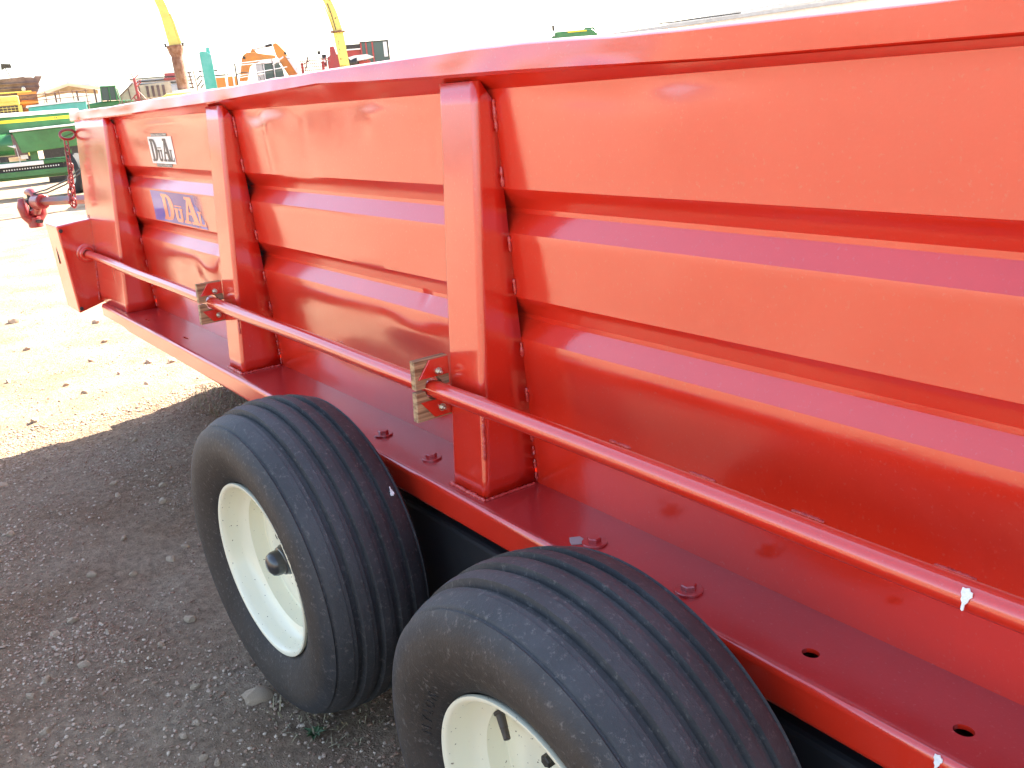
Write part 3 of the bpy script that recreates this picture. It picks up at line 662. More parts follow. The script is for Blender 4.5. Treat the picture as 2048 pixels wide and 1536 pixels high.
def glyph_A(b, x0, x1, z0, z1, Q):
    w = x1 - x0; h = z1 - z0; t = 0.10 * h
    Q(b, [(x0 + 0.10 * w, z0 + t), (x0 + 0.26 * w, z0 + t), (x0 + 0.50 * w, z1 - 0.12 * h), (x0 + 0.36 * w, z1 - t)])
    Q(b, [(x0 + 0.60 * w, z0 + t), (x0 + 0.92 * w, z0 + t), (x0 + 0.68 * w, z1 - t), (x0 + 0.42 * w, z1 - t)])
    Q(b, [(x0 + 0.24 * w, z1 - t), (x0 + 0.70 * w, z1 - t), (x0 + 0.66 * w, z1), (x0 + 0.24 * w, z1)])
    Q(b, [(x0 + 0.27 * w, z0 + 0.34 * h), (x0 + 0.66 * w, z0 + 0.34 * h), (x0 + 0.62 * w, z0 + 0.43 * h), (x0 + 0.31 * w, z0 + 0.43 * h)])
    Q(b, [(x0, z0), (x0 + 0.40 * w, z0), (x0 + 0.40 * w, z0 + t), (x0, z0 + t)]); Q(b, [(x0 + 0.48 * w, z0), (x1, z0), (x1, z0 + t), (x0 + 0.48 * w, z0 + t)])
def glyph_L(b, x0, x1, z0, z1, Q):
    w = x1 - x0; h = z1 - z0; t = 0.13 * h
    Q(b, [(x0 + 0.12 * w, z0 + t), (x0 + 0.42 * w, z0 + t), (x0 + 0.42 * w, z1 - t), (x0 + 0.12 * w, z1 - t)])
    Q(b, [(x0, z1 - t), (x0 + 0.6 * w, z1 - t), (x0 + 0.6 * w, z1), (x0, z1)]); Q(b, [(x0, z0), (x1, z0), (x1, z0 + t), (x0, z0 + t)])
    Q(b, [(x0 + 0.80 * w, z0 + t), (x1, z0 + t), (x1, z0 + 0.36 * h), (x0 + 0.90 * w, z0 + 0.36 * h)])
def put_letters(b, Lw, Lh, Q):
    glyph_D(b, 0.06 * Lw, 0.33 * Lw, 0.08 * Lh, 0.92 * Lh, Q); glyph_U(b, 0.34 * Lw, 0.52 * Lw, 0.08 * Lh, 0.60 * Lh, Q)
    glyph_A(b, 0.53 * Lw, 0.86 * Lw, 0.08 * Lh, 0.92 * Lh, Q); glyph_L(b, 0.83 * Lw, 0.97 * Lw, 0.08 * Lh, 0.52 * Lh, Q)
def skin(x, z, lift): return (x, wall_y(z) - dent(x, z) - lift, z)
def decal_patch(name, poly_list, x0, z0, lift, m, parent, nsub=1):
    b = MB()
    for poly in poly_list: b.add([(u, skin(x0 + u, z0 + w, lift)[1], w) for u, w in poly], [tuple(range(len(poly)))])
    return b.build(name, m, parent, loc=(x0, 0, z0))
def grid_polys(w, h, nx_, nz_): return [[(w * i / nx_, h * j / nz_), (w * (i + 1) / nx_, h * j / nz_), (w * (i + 1) / nx_, h * (j + 1) / nz_), (w * i / nx_, h * (j + 1) / nz_)] for i in range(nx_) for j in range(nz_)]
def shear(polys, k): return [[(u + k * w, w) for u, w in p] for p in polys]
def subdiv(polys, n=3):
    out = []
    for p in polys:
        if len(p) != 4: out.append(p); continue
        a, b, c, d = [Vector(q) for q in p]
        for i in range(n):
            s0, s1 = i / n, (i + 1) / n
            out.append([tuple(a.lerp(b, s0)), tuple(a.lerp(b, s1)), tuple(d.lerp(c, s1)), tuple(d.lerp(c, s0))])
    return out
SX, SZ, SW, SH = -0.952, 0.646, 0.305, 0.101
wd = decal_patch('maker_decal', grid_polys(SW, SH, 12, 4), SX, SZ, 0.0012, M['decal_white'], wagon); wd['label'] = 'white decal with tall dark serif letters'
pl = []; put_letters(None, SW, SH, lambda b, q: pl.append(q))
lo = decal_patch('letters', subdiv(pl), SX, SZ, 0.0020, M['decal_black'], wd); lo.location = (0, 0, 0)
def strip(x0, z0, w, h, txt):
    s = decal_patch('decal_strip', grid_polys(w, h, 8, 1), x0, z0, 0.0012, M['decal_black'], wagon)
    cu = bpy.data.curves.new('strip', 'FONT'); cu.body = txt; cu.size = h * 1.0; cu.resolution_u = 1
    to = bpy.data.objects.new('strip', cu); C.objects.link(to)
    me = bpy.data.meshes.new_from_object(to.evaluated_get(bpy.context.evaluated_depsgraph_get())); bpy.data.objects.remove(to)
    mxx = max(v.co.x for v in me.vertices); b = MB()
    b.add([(0.02 * w + v.co.x / mxx * w * 0.96, skin(x0 + v.co.x / mxx * w, z0, 0.0022)[1], h * 0.18 + v.co.y * 0.9) for v in me.vertices], [tuple(p.vertices) for p in me.polygons])
    b.build('lettering', M['decal_white'], s); bpy.data.meshes.remove(me)
strip(SX + 0.055, SZ + SH + 0.0005, 0.20, 0.0115, 'MATERIAL HANDLING EQUIPMENT'); strip(SX + 0.05, SZ - 0.0125, 0.20, 0.012, 'SIOUX FALLS SOUTH DAKOTA')
BX, BZ, BW, BH = -1.095, 0.4165, 0.66, 0.120
bs = decal_patch('stencil_overspray', grid_polys(BW, BH, 24, 6), BX, BZ, 0.0009, M['spray'], wagon); bs['label'] = 'blue oversprayed stencil panel with red letters'
pl = []; put_letters(None, BW * 0.84, BH, lambda b, q: pl.append([(u + 0.105, w) for u, w in q]))
lo = decal_patch('letters', subdiv(pl), BX, BZ, 0.0015, M['red'], bs); lo.location = (0, 0, 0)
# ---- bird droppings
def splat(name, loc, pts, m, axis, parent=wagon, th=0.0009):
    b = MB(); b.prism(pts, -th, th, axis); o = b.build(name, m, parent, bevel=0.0004); o.location = loc; return o
drop = [(0.001, -0.021), (0.003, -0.019), (0.0025, -0.011), (0.006, -0.006), (0.0075, 0.0), (0.011, 0.004), (0.010, 0.011), (0.0055, 0.012), (0.003, 0.0165), (-0.003, 0.014), (-0.008, 0.0145), (-0.0085, 0.006), (-0.0055, 0.001), (-0.006, -0.004), (-0.0025, -0.009), (-0.002, -0.019)]
o = splat('bird_dropping', (2.528, -0.0058, 0.2295), [(p * 0.72, q * 0.74) for p, q in drop], M['dropping'], 'y'); o.rotation_euler = (R(-24), 0, 0)
o = splat('bird_dropping', (2.502, -0.0005, -0.010), [(p * 0.6, q * 0.6) for p, q in drop], M['dropping'], 'y'); o.rotation_euler = (R(-20), 0, 0)
o = splat('bird_dropping', (1.742, 0.050, 0.001), [(0.016 * math.cos(R(40 * i)) * (1 + 0.4 * (i % 2)), 0.012 * math.sin(R(40 * i)) * (1 + 0.3 * ((i + 1) % 3))) for i in range(9)], M['dropping_grey'], 'z')
# (one on the front tyre's inner shoulder)
o = splat('bird_dropping', (1.247, -0.080, -0.010), [(p * 0.5, q * 0.62) for p, q in drop], M['dropping'], 'y'); o.rotation_mode = 'QUATERNION'; o.rotation_quaternion = Matrix(((0.05, 0.806, 0.578), (0.99, -0.05, -0.03), (0.0, 0.578, -0.806))).to_quaternion()

# ================================================================== chain and driveline at the front
ch = thing('support_chain', 'red painted link chain hanging from a ring at the wagon front', 'chain', (-1.965, 0.052, 0.772 + GZ))
rg = [(0.006 * math.sin(R(30 * i)), 0.034 * math.cos(R(15 * i)), 0.022 * math.sin(R(15 * i))) for i in range(24)]
MB().tube(rg, 0.0065, 8, closed=True).build('hook_ring', M['chain_red'], ch, smooth=60)
MB().tube([(0.0, 0.030, 0), (0.004, 0.060, 0.0)], 0.008, 8).build('ring_stub', M['chain_red'], ch, smooth=60)
lk = MB(); L1, r1, w1 = 0.020, 0.0036, 0.0105
lp = [(w1 * math.cos(a), 0, L1 - w1 + w1 * math.sin(a)) for a in [R(18 * i) for i in range(11)]] + [(-w1 * math.cos(a), 0, -(L1 - w1) - w1 * math.sin(a)) for a in [R(18 * i) for i in range(11)]]
lk.tube(lp, r1, 6, closed=True); lm = None
def chain_run(p0, p1, n0=0):
    global lm
    p0, p1 = Vector(p0), Vector(p1); d = p1 - p0; n = int(d.length / 0.031)
    for i in range(n + 1):
        if lm is None: o = lk.build('chain_link', M['chain_red'], ch, smooth=60); lm = o.data
        else: o = bpy.data.objects.new('chain_link', lm); C.objects.link(o); o.parent = ch
        o.location = p0 + d * ((i + 0.5) / (n + 1)); q = d.to_track_quat('Z', 'Y')
        o.rotation_mode = 'QUATERNION'; o.rotation_quaternion = q @ Matrix.Rotation(R(90 * ((i + n0) % 2) + 25), 3, 'Z').to_quaternion()
chain_run((0.0, -0.012, -0.022), (-0.012, -0.032, -0.325)); chain_run((-0.015, -0.012, -0.135), (-0.018, -0.046, -0.305), 1)
chain_run((-0.018, -0.046, -0.305), (-0.012, -0.034, -0.328), 1)

pto = thing('driveline_shaft', 'red driveline shaft with universal joint pointing out from the wagon front', 'drive shaft', (-3.48, 0.063, 1.0))
# shaft axis
A = Vector((0.06, 0.01, 0.012)); B = Vector((1.50, 0.245, 0.075)); dd = (B - A).normalized()
MB().tube([A + dd * 0.17, B], 0.024, 4).build('square_shaft', mat('shaft_steel', (0.30, 0.03, 0.025), 0.4, base2=(0.10, 0.07, 0.06), vscale=3), pto)
MB().tube([A + dd * 0.045, A + dd * 0.05, A + dd * 0.165, A + dd * 0.17], [0.036, 0.043, 0.043, 0.038], 20).build('collar', M['chain_red'], pto, smooth=40)
# fixed yoke arms round the cross
sv = Vector((-0.14, 0.99, 0)); up = Vector((0, 0, 1))
yk = MB()
for s in (1, -1):
    c0 = A + up * 0.052 * s
    yk.tube([A + dd * 0.06 + up * 0.03 * s, A + dd * 0.03 + up * 0.055 * s, A - dd * 0.03 + up * 0.062 * s, A - dd * 0.075 + up * 0.060 * s], [0.022, 0.024, 0.024, 0.018], 10)
yk.build('yoke', M['chain_red'], pto, smooth=50)
MB().tube([A - dd * 0.04 - up * 0.055, A - dd * 0.04 + up * 0.055], 0.016, 12).tube([A - dd * 0.04 - sv * 0.055, A - dd * 0.04 + sv * 0.055], 0.016, 12).build('cross_joint', M['dark_steel'], pto, smooth=40)
y2 = MB()
J = A - dd * 0.04
for s in (1, -1):
    y2.tube([J + sv * 0.052 * s + up * 0.028, J + sv * 0.052 * s - up * 0.02, J + sv * 0.045 * s - up * 0.075, J + sv * 0.02 * s - up * 0.100], [0.018, 0.033, 0.030, 0.034], 12)
y2.build('hanging_yoke', M['chain_red'], pto, smooth=50)
MB().tube([J - up * 0.085, J - up * 0.09, J - up * 0.145, J - up * 0.15], [0.034, 0.042, 0.042, 0.037], 18).build('yoke_hub', M['chain_red'], pto, smooth=40)
MB().tube([J - up * 0.115 - dd * 0.05, J - up * 0.115 + dd * 0.105], 0.012, 10).build('lock_pin', M['dark_steel'], pto, smooth=40)
cb = thing('hydraulic_hoses', 'two thin dark hoses running from the drive shaft to the chain', 'hose', (-3.42, 0.07, 1.06))
for k, dz in enumerate((0.0, -0.018)):
    MB().tube([(0.0, 0.0, dz * 0.3), (0.35, 0.03, 0.035 + dz), (0.75, 0.06, 0.09 + dz), (1.1, 0.08, 0.16 + dz)], 0.0045, 6).build('hose', M['black'], cb, smooth=60)

# ================================================================== stones, gravel, dry grass
def stone_mesh(seed, flatness=0.6, sub=2):
    import bmesh
    bm = bmesh.new(); bmesh.ops.create_icosphere(bm, subdivisions=sub, radius=1.0)
    for v in bm.verts:
        d = v.co.normalized(); k = 1 + 0.35 * noise.noise(d * 1.3 + Vector((seed * 7.7, 0, 0))) + 0.16 * noise.noise(d * 3 + Vector((0, seed * 3.1, 0)))
        v.co = Vector((d.x * k, d.y * k * 0.8, d.z * k * flatness))
    me = bpy.data.meshes.new('stone'); bm.to_mesh(me); bm.free(); me.shade_smooth(); me.set_sharp_from_angle(angle=R(28)); me.materials.append(M['stone']); return me
SM = [stone_mesh(k, 0.5 + 0.12 * (k % 3)) for k in range(6)]
def stone(x, y, s, k, label, group):
    o = bpy.data.objects.new('stone', SM[k % 6]); C.objects.link(o); o.location = (x, y, ground_h(x, y) + s * 0.22); o.scale = (s, s, s); o.rotation_euler = (0.1 * k, 0.15 * (k % 4), k * 1.3)
    tag(o, label, 'stone', group)
stone(0.85, -0.34, 0.036, 1, 'largest tan flat stone beside the front wheel', 'loose stones in the yard')
stone(0.07, -0.63, 0.018, 3, 'round tan pebble left of the wheels, lighter than its neighbours', 'loose stones in the yard')
for i, (sx, sy, s) in enumerate(((0.12, -0.69, .017), (0.36, -0.66, .017), (-0.67, -0.14, .02), (-0.85, -0.09, .018), (-1.02, -0.24, .018), (-0.89, -0.26, .014), (-1.36, -0.61, .022), (-0.79, -0.67, .02), (-0.21, -0.51, .017), (-0.44, -0.35, .014),
                                 (-0.13, -0.27, .017), (-0.11, -0.40, .014), (0.22, -0.56, .012), (0.69, -0.45, .014), (0.37, -0.76, .014), (0.43, -0.81, .014), (0.73, -0.68, .013), (0.88, -0.54, .012), (1.0, -0.53, .012), (1.04, -0.51, .011), (0.33, -0.35, .018), (-1.54, -0.02, .016),
                                 (0.85, -0.5, .012), (0.63, -0.81, .012), (0.42, -0.46, .013), (-0.2, -0.2, .014), (-0.55, -0.75, .013), (0.1, -0.15, .012), (-0.3, 0.05, .014))):
    stone(sx, sy, s, i, 'small pale stone on the shaded dirt left of the wheels', 'small stones on the shaded dirt')
for i, (sx, sy, s) in enumerate(((-5.32, 0.05, .055), (-4.13, -0.06, .026), (-3.89, 0.40, .026), (-3.05, 0.46, .027), (-2.92, 0.57, .028), (-2.26, -0.33, .026), (-2.61, -0.01, .022), (-2.9, -0.05, .025), (-2.5, 0.3, .018), (-3.4, 0.2, .022), (-3.3, -0.3, .02), (-4.6, 0.5, .03), (-2.9, 0.25, .02), (-3.6, 0.75, .022))):
    stone(sx, sy, s, i + 2, 'small stone on the bright sunlit ground ahead of the wagon', 'stones on the sunlit ground')
def gravel():
    rnd = random.Random(3); b = MB()
    t = (1 + 5 ** 0.5) / 2
    iv = [Vector(p).normalized() for p in ((-1, t, 0), (1, t, 0), (-1, -t, 0), (1, -t, 0), (0, -1, t), (0, 1, t), (0, -1, -t), (0, 1, -t), (t, 0, -1), (t, 0, 1), (-t, 0, -1), (-t, 0, 1))]
    fs = [(0, 11, 5), (0, 5, 1), (0, 1, 7), (0, 7, 10), (0, 10, 11), (1, 5, 9), (5, 11, 4), (11, 10, 2), (10, 7, 6), (7, 1, 8), (3, 9, 4), (3, 4, 2), (3, 2, 6), (3, 6, 8), (3, 8, 9), (4, 9, 5), (2, 4, 11), (6, 2, 10), (8, 6, 7), (9, 8, 1)]
    for i in range(80000):
        if i < 70000: x = rnd.uniform(-2.2, 1.5); y = rnd.uniform(-1.08, 0.70)
        else: x = -2.0 - 6 * rnd.random() ** 1.3; y = rnd.uniform(-1.2, 2.2)
        k = noise.noise(Vector((x * 1.6, y * 1.6, 11)))
        if rnd.random() > 0.62 + 1.2 * k: continue
        s = 0.0022 + 0.0050 * rnd.random() ** 4 + (0.004 * rnd.random() if rnd.random() < 0.03 else 0)
        if x < -2.0: s *= 1.15
        z = ground_h(x, y) + s * 0.25; a = rnd.uniform(0, 6.28); ca, sa = math.cos(a), math.sin(a); sx, sy, sz = s * rnd.uniform(0.8, 1.4), s * rnd.uniform(0.7, 1.0), s * rnd.uniform(0.45, 0.8)
        vs = []
        for p in iv:
            q = p * rnd.uniform(0.75, 1.15); X, Y = q.x * sx, q.y * sy
            vs.append((x + X * ca - Y * sa, y + X * sa + Y * ca, z + q.z * sz))
        b.add(vs, fs)
    o = b.build('gravel', M['gravel']); o['kind'] = 'stuff'; o['label'] = 'fine gravel scattered over the dirt yard'; return o
gravel()
def grass(name, n, cx, cy, rx_, ry_, h0, h1, m, label, lay=0.6):
    rnd = random.Random(11); b = MB()
    for i in range(n):
        a = rnd.uniform(0, 6.28); rr = rnd.random() ** 0.5; x = cx + rx_ * rr * math.cos(a); y = cy + ry_ * rr * math.sin(a); z = ground_h(x, y)
        h = rnd.uniform(h0, h1); d = rnd.uniform(0, 6.28); l = h * lay * rnd.uniform(0.3, 2.4); w = rnd.uniform(0.0009, 0.0022)
        px, py = -math.sin(d) * w, math.cos(d) * w; ex, ey = math.cos(d) * l, math.sin(d) * l; hz = h * rnd.uniform(0.15, 1)
        b.add([(x - px, y - py, z - 0.003), (x + px, y + py, z - 0.003), (x + ex * .5 + px, y + ey * .5 + py, z + hz * .75), (x + ex * .5 - px, y + ey * .5 - py, z + hz * .75), (x + ex, y + ey, z + hz * rnd.uniform(.4, 1))], [(0, 1, 2, 3), (3, 2, 4)])
    o = b.build(name, m); o['kind'] = 'stuff'; o['label'] = label; return o
grass('dry_grass', 900, -1.72, 0.62, 0.40, 0.30, 0.02, 0.07, M['straw'], 'matted dry grass on the dirt beyond the front wheel')
grass('dry_grass', 260, 0.98, -0.22, 0.22, 0.12, 0.01, 0.035, M['straw'], 'dry grass scraps round the foot of the front wheel', 1.0)
wd_ = thing('weed', 'small green weed growing at the foot of the front wheel', 'plant', (1.085, -0.285, ground_h(1.085, -0.285)))
lf = None
for k in range(9):
    a = R(40 * k + 10); l = 0.022 + 0.006 * (k % 3)
    b = MB(); b.add([(0, -0.001, 0), (l * 0.45, -0.0065, 0.010), (l, 0, 0.008 + 0.004 * (k % 2)), (l * 0.45, 0.0065, 0.010), (l * 0.5, 0, 0.007)], [(0, 1, 4), (1, 2, 4), (2, 3, 4), (3, 0, 4)])
    o = b.build('leaf', M['leaf'], wd_); o.rotation_euler = (0, 0, a)

# ================================================================== the machinery yard beyond
# every machine stands on the ground in its own local frame: x to the right, y away from the wagon, z up
CA, SA = math.cos(YAW), math.sin(YAW)
def yard(u, v): return (3.06012 + u * CA - v * SA, -0.95049 + u * SA + v * CA, 0.0)
class Y:
    def __init__(s, name, label, cat, u, v, group=None, turn=0.0):
        th = math.atan2(-u, v); s.c = math.cos(th); s.u = u; s.root = thing(name, label, cat, yard(u, v), YAW + th + turn, group)   # each machine squarely faces the wagon
    def part(s, mb, name, m, parent=None, smooth=None, bevel=0, shift=True):
        if shift: mb.v = [((x - s.u) * s.c, y, z) for x, y, z in mb.v]
        return mb.build(name, m, parent or s.root, smooth, bevel)
M['jgreen'] = mat('field_green_paint', (0.035, 0.19, 0.055), 0.4, var=0.35, vscale=2.5, coat=0.3)
M['jyellow'] = mat('stripe_yellow', (0.75, 0.58, 0.03), 0.4)
M['spout_yellow'] = mat('weathered_yellow', (0.72, 0.60, 0.14), 0.5, base2=(0.60, 0.50, 0.12), vscale=5)
M['spot_yellow'] = mat('chipped_yellow', (0.72, 0.60, 0.16), 0.55, base2=(0.70, 0.58, 0.16), vscale=4)
M['rust'] = mat('rusty_steel', (0.155, 0.068, 0.040), 0.85, base2=(0.26, 0.15, 0.11), vscale=14, bump=0.4, bscale=30)
M['brown'] = mat('brown_hopper', (0.10, 0.065, 0.06), 0.8, base2=(0.17, 0.12, 0.11), vscale=3)
M['teal'] = mat('teal_paint', (0.06, 0.36, 0.29), 0.5, base2=(0.12, 0.40, 0.36), vscale=3)
M['white'] = mat('white_sheet', (0.75, 0.76, 0.76), 0.5, var=0.15, vscale=2)
M['grey'] = mat('grey_sheet', (0.46, 0.48, 0.48), 0.5, var=0.2, vscale=2)
M['tan'] = mat('tan_boards', (0.52, 0.45, 0.33), 0.8, base2=(0.40, 0.33, 0.24), vscale=4)
M['orange'] = mat('excavator_orange', (0.62, 0.24, 0.035), 0.5, base2=(0.50, 0.20, 0.05), vscale=2)
M['oldred'] = mat('faded_red', (0.36, 0.055, 0.05), 0.6, base2=(0.28, 0.06, 0.055), vscale=3)
M['glass'] = mat('cab_glass', (0.045, 0.075, 0.07), 0.06, spec=0.8)
M['tyre'] = mat('far_rubber', (0.03, 0.03, 0.032), 0.8)
M['pole'] = mat('brown_pipe', (0.16, 0.10, 0.08), 0.7)
def speckle():
    m = M['spot_yellow']; nt = m.node_tree; N, L = nt.nodes, nt.links; p = N['Principled BSDF']
    tc = N.new('ShaderNodeTexCoord'); mp = N.new('ShaderNodeMapping'); mp.inputs['Scale'].default_value = (1, 1, 0.6); L.new(tc.outputs['Object'], mp.inputs[0])
    nz = N.new('ShaderNodeTexNoise'); nz.inputs['Scale'].default_value = 26; nz.inputs['Detail'].default_value = 2; L.new(mp.outputs[0], nz.inputs['Vector'])
    rp = N.new('ShaderNodeValToRGB'); rp.color_ramp.elements[0].position = 0.62; rp.color_ramp.elements[1].position = 0.67
    rp.color_ramp.elements[0].color = (0.72, 0.60, 0.16, 1); rp.color_ramp.elements[1].color = (0.14, 0.10, 0.05, 1)
    L.new(nz.outputs[0], rp.inputs[0]); L.new(rp.outputs[0], p.inputs['Base Color'])
speckle()
def far_wheel(y, u, z, r, w, yy, name='wheel', hub=None, ax=(0, -1, 0)):
    e = y.part(MB().lathe([(-w / 2, r * 0.55), (-w / 2, r * 0.88), (-w * 0.35, r), (w * 0.35, r), (w / 2, r * 0.88), (w / 2, r * 0.55)], 28, (u, yy, z), ax), name, M['tyre'], smooth=40)
    y.part(MB().lathe([(-w * 0.4, r * 0.56), (w * 0.42, r * 0.56), (w * 0.30, r * 0.45), (w * 0.25, 0.0)], 20, (u, yy, z), ax), 'rim', hub or M['cream'], parent=e, smooth=40)
def word(y, txt, u, z, size, yy, m, parent, width=None):
    cu = bpy.data.curves.new('w', 'FONT'); cu.body = txt; cu.size = size; cu.resolution_u = 2; cu.space_character = 1.35; cu.offset = size * 0.03
    to = bpy.data.objects.new('w', cu); C.objects.link(to); me = bpy.data.meshes.new_from_object(to.evaluated_get(bpy.context.evaluated_depsgraph_get())); bpy.data.objects.remove(to)
    b = MB().add([(u + v.co.x, yy, z + v.co.y) for v in me.vertices], [tuple(p.vertices) for p in me.polygons]); bpy.data.meshes.remove(me)
    return y.part(b, 'lettering', m, parent)

# ---- green baler, nearest machine on the left
y = Y('hay_baler', 'green hay baler with yellow lettered stripe beside the wagon front', 'baler', -9.6, 21.4)
body = y.part(MB().box(-12.6, -8.55, 0, 0.9, 1.30, 1.66), 'body', M['jgreen'], bevel=0.03)
y.part(MB().prism([(-12.62, 1.655), (-8.53, 1.655), (-8.53, 1.72), (-10.0, 1.735), (-12.62, 1.74)], -0.03, 0.93), 'sunlit_top_strip', M['white'], bevel=0.02)  # white strip painted in for sunlight along the top edge
st = y.part(MB().box(-12.5, -8.56, -0.006, -0.001, 1.535, 1.60), 'stripe', M['jyellow'])
word(y, 'DEERE', -10.62, 1.547, 0.055, -0.009, M['decal_black'], st); word(y, '347', -9.08, 1.55, 0.055, -0.009, M['decal_black'], st)
y.part(MB().prism([(-10.02, 1.35), (-8.6, 1.38), (-8.62, 0.98), (-9.9, 0.92)], -0.42, 0.3), 'bale_chamber', M['jgreen'], bevel=0.02)
y.part(MB().prism([(-10.06, 1.352), (-8.58, 1.382), (-8.58, 1.42), (-10.06, 1.392)], -0.45, 0.3), 'sunlit_chamber_edge', M['white'], bevel=0.008)  # white slab stands for the sun catching the chamber top
y.part(MB().lathe([(0, 0), (0, 0.23), (1.4, 0.23), (1.4, 0)], 24, (-11.45, -0.12, 1.11), (1, 0, 0)), 'feed_drum', M['jgreen'], smooth=40)
y.part(MB().box(-12.4, -8.7, -0.2, -0.1, 0.66, 0.735).box(-12.4, -8.7, 0.6, 0.7, 0.62, 0.74), 'frame', M['jgreen'], bevel=0.01)
y.part(MB().box(-12.3, -8.9, -0.19, -0.17, 0.44, 0.555).box(-9.02, -8.86, -0.20, -0.12, 0.50, 0.90).box(-9.75, -9.58, -0.2, -0.1, 0.735, 0.93), 'lower_rail', M['jgreen'], bevel=0.008)
hb = MB().box(-12.3, -9.1, -0.165, -0.12, 0.555, 0.66)
y.part(hb, 'perforated_plate', M['black'])
hl = MB()
for k in range(22): hl.lathe([(0, 0), (0, 0.016), (0.004, 0.016), (0.004, 0)], 10, (-9.20 - 0.055 * k, -0.168, 0.61 - 0.0005 * k))
y.part(hl, 'hole_row', M['white'])
y.part(MB().tube([(-10.5, -0.30, 1.16), (-10.0, -0.32, 1.06)], 0.035, 8).tube([(-10.0, -0.32, 1.06), (-9.98, -0.32, 0.72)], 0.008, 6), 'crank', M['white'])
y.part(MB().box(-9.95, -9.8, -0.24, -0.2, 0.80, 0.88), 'reflector', M['white'])
y.part(MB().box(-10.7, -9.5, -0.26, -0.20, 0.655, 0.74), 'tine_cover', M['white'], bevel=0.01)
y.part(MB().tube([(-9.05, -0.43, 1.08), (-9.05, -0.45, 1.16), (-8.9, -0.46, 1.19), (-8.75, -0.44, 1.24)], 0.008, 6), 'handle', M['dark_steel'])
far_wheel(y, -8.85, 0.41, 0.41, 0.27, -0.25, ax=(-0.93, -0.36, 0))
far_wheel(y, -11.9, 0.38, 0.38, 0.25, 0.4, ax=(-0.93, -0.36, 0))
y.part(MB().tube([(-12.0, 0.4, 0.4), (-8.85, -0.1, 0.42)], 0.04, 10), 'axle', M['jgreen'])

# unseen baler copies added left of the frame to darken the wagon's reflections
for bx_, by_, lb in ((-18.6, -2.6, 'first unseen copy of the green hay baler, added beyond the left edge to darken the wagon reflections'), (-18.9, -7.3, 'second unseen copy of the green hay baler, added beyond the left edge to darken the wagon reflections')):
    c = copy_tree(y.root); c.location = (bx_, by_, 0); c.rotation_euler = (0, 0, R(86)); c['label'] = lb; c['group'] = 'row of green hay balers'
y.root['group'] = 'row of green hay balers'

# ---- teal hopper behind the baler
y = Y('teal_bin', 'long faded teal steel bin between the baler and the pipe rails', 'bin', -10.9, 26)
y.part(MB().prism([(-11.66, 1.2), (-11.62, 1.89), (-10.6, 1.93), (-10.14, 1.93), (-10.16, 1.2)], 0, 1.2), 'bin_body', M['teal'], bevel=0.02)
y.part(MB().prism([(-11.68, 1.892), (-11.66, 1.94), (-10.6, 1.965), (-10.12, 1.95), (-10.12, 1.93), (-10.6, 1.932)], -0.03, 1.23), 'bin_lid', M['white'])
y.part(MB().box(-10.45, -10.43, -0.015, -0.002, 1.25, 1.90).box(-10.98, -10.965, -0.015, -0.002, 1.25, 1.90), 'rib', M['teal'])
y.part(MB().box(-11.5, -10.3, 0.2, 1.0, 0.0, 1.2), 'stand', M['dark_steel'])

# ---- rusty dump body with a flag plate on a stalk
y = Y('dump_body', 'dark rusty dump body with a jagged top edge behind the yellow machine', 'dump body', -14.7, 32)
y.part(MB().prism([(-18.5, 2.0), (-18.5, 3.0), (-16.5, 2.92), (-15.0, 2.90), (-14.55, 2.915), (-14.25, 2.93), (-14.2, 2.91), (-14.0, 2.90), (-13.93, 2.87), (-13.9, 2.93), (-13.66, 2.915), (-13.82, 2.70), (-13.80, 2.60), (-13.95, 2.40), (-14.0, 2.0)], 0, 2.4), 'body_shell', M['brown'], bevel=0.02)
y.part(MB().box(-18.4, -14.1, -0.04, -0.002, 2.465, 2.505), 'side_strip', M['spout_yellow'])
for z in (2.58, 2.72): y.part(MB().box(-18.4, -13.9, -0.05, -0.002, z, z + 0.025), 'side_rib', M['brown'])
y.part(MB().lathe([(0, 0), (0, 0.075), (0.05, 0.06), (0.06, 0)], 20, (-14.33, -0.03, 2.56)), 'round_lamp', M['grey'], smooth=40)
y.part(MB().tube([(-14.62, 0.2, 2.9), (-14.78, 0.2, 3.30)], 0.014, 6), 'stalk', M['dark_steel'])
y.part(MB().prism([(-14.88, 3.16), (-14.86, 3.36), (-14.56, 3.33), (-14.55, 3.21), (-14.75, 3.22)], 0.17, 0.22), 'flag_plate', M['dark_steel'])
y.part(MB().box(-18.2, -14.4, 0.3, 2.0, 0.5, 2.0), 'chassis', M['brown'])
for u in (-15.0, -17.2): far_wheel(y, u, 0.5, 0.5, 0.3, 0.1)

# ---- yellow machine with a mesh grille
y = Y('yellow_machine', 'pale yellow machine with a wire mesh grille at the left edge', 'machine', -14.6, 30)
y.part(MB().box(-16.8, -13.62, 0, 1.6, 2.06, 2.34), 'hood', M['spout_yellow'], bevel=0.04)
y.part(MB().box(-16.8, -13.66, -0.05, -0.002, 2.19, 2.22), 'hood_rib', M['spout_yellow'])
y.part(MB().box(-16.8, -13.62, 0.02, 1.5, 0.6, 2.06), 'grille_backing', M['brown'])
y.part(MB().box(-13.70, -13.58, -0.06, 0.02, 0.6, 2.06), 'frame_post', M['spout_yellow'])
g = MB()
for k in range(26): g.box(-16.8 + k * 0.12, -16.785 + k * 0.12, -0.025, -0.005, 1.3, 2.04)
for k in range(10): g.box(-16.8, -13.7, -0.024, -0.006, 1.32 + k * 0.075, 1.335 + k * 0.075)
y.part(g, 'wire_mesh', M['spout_yellow'])
far_wheel(y, -14.9, 0.55, 0.55, 0.4, 0.1)
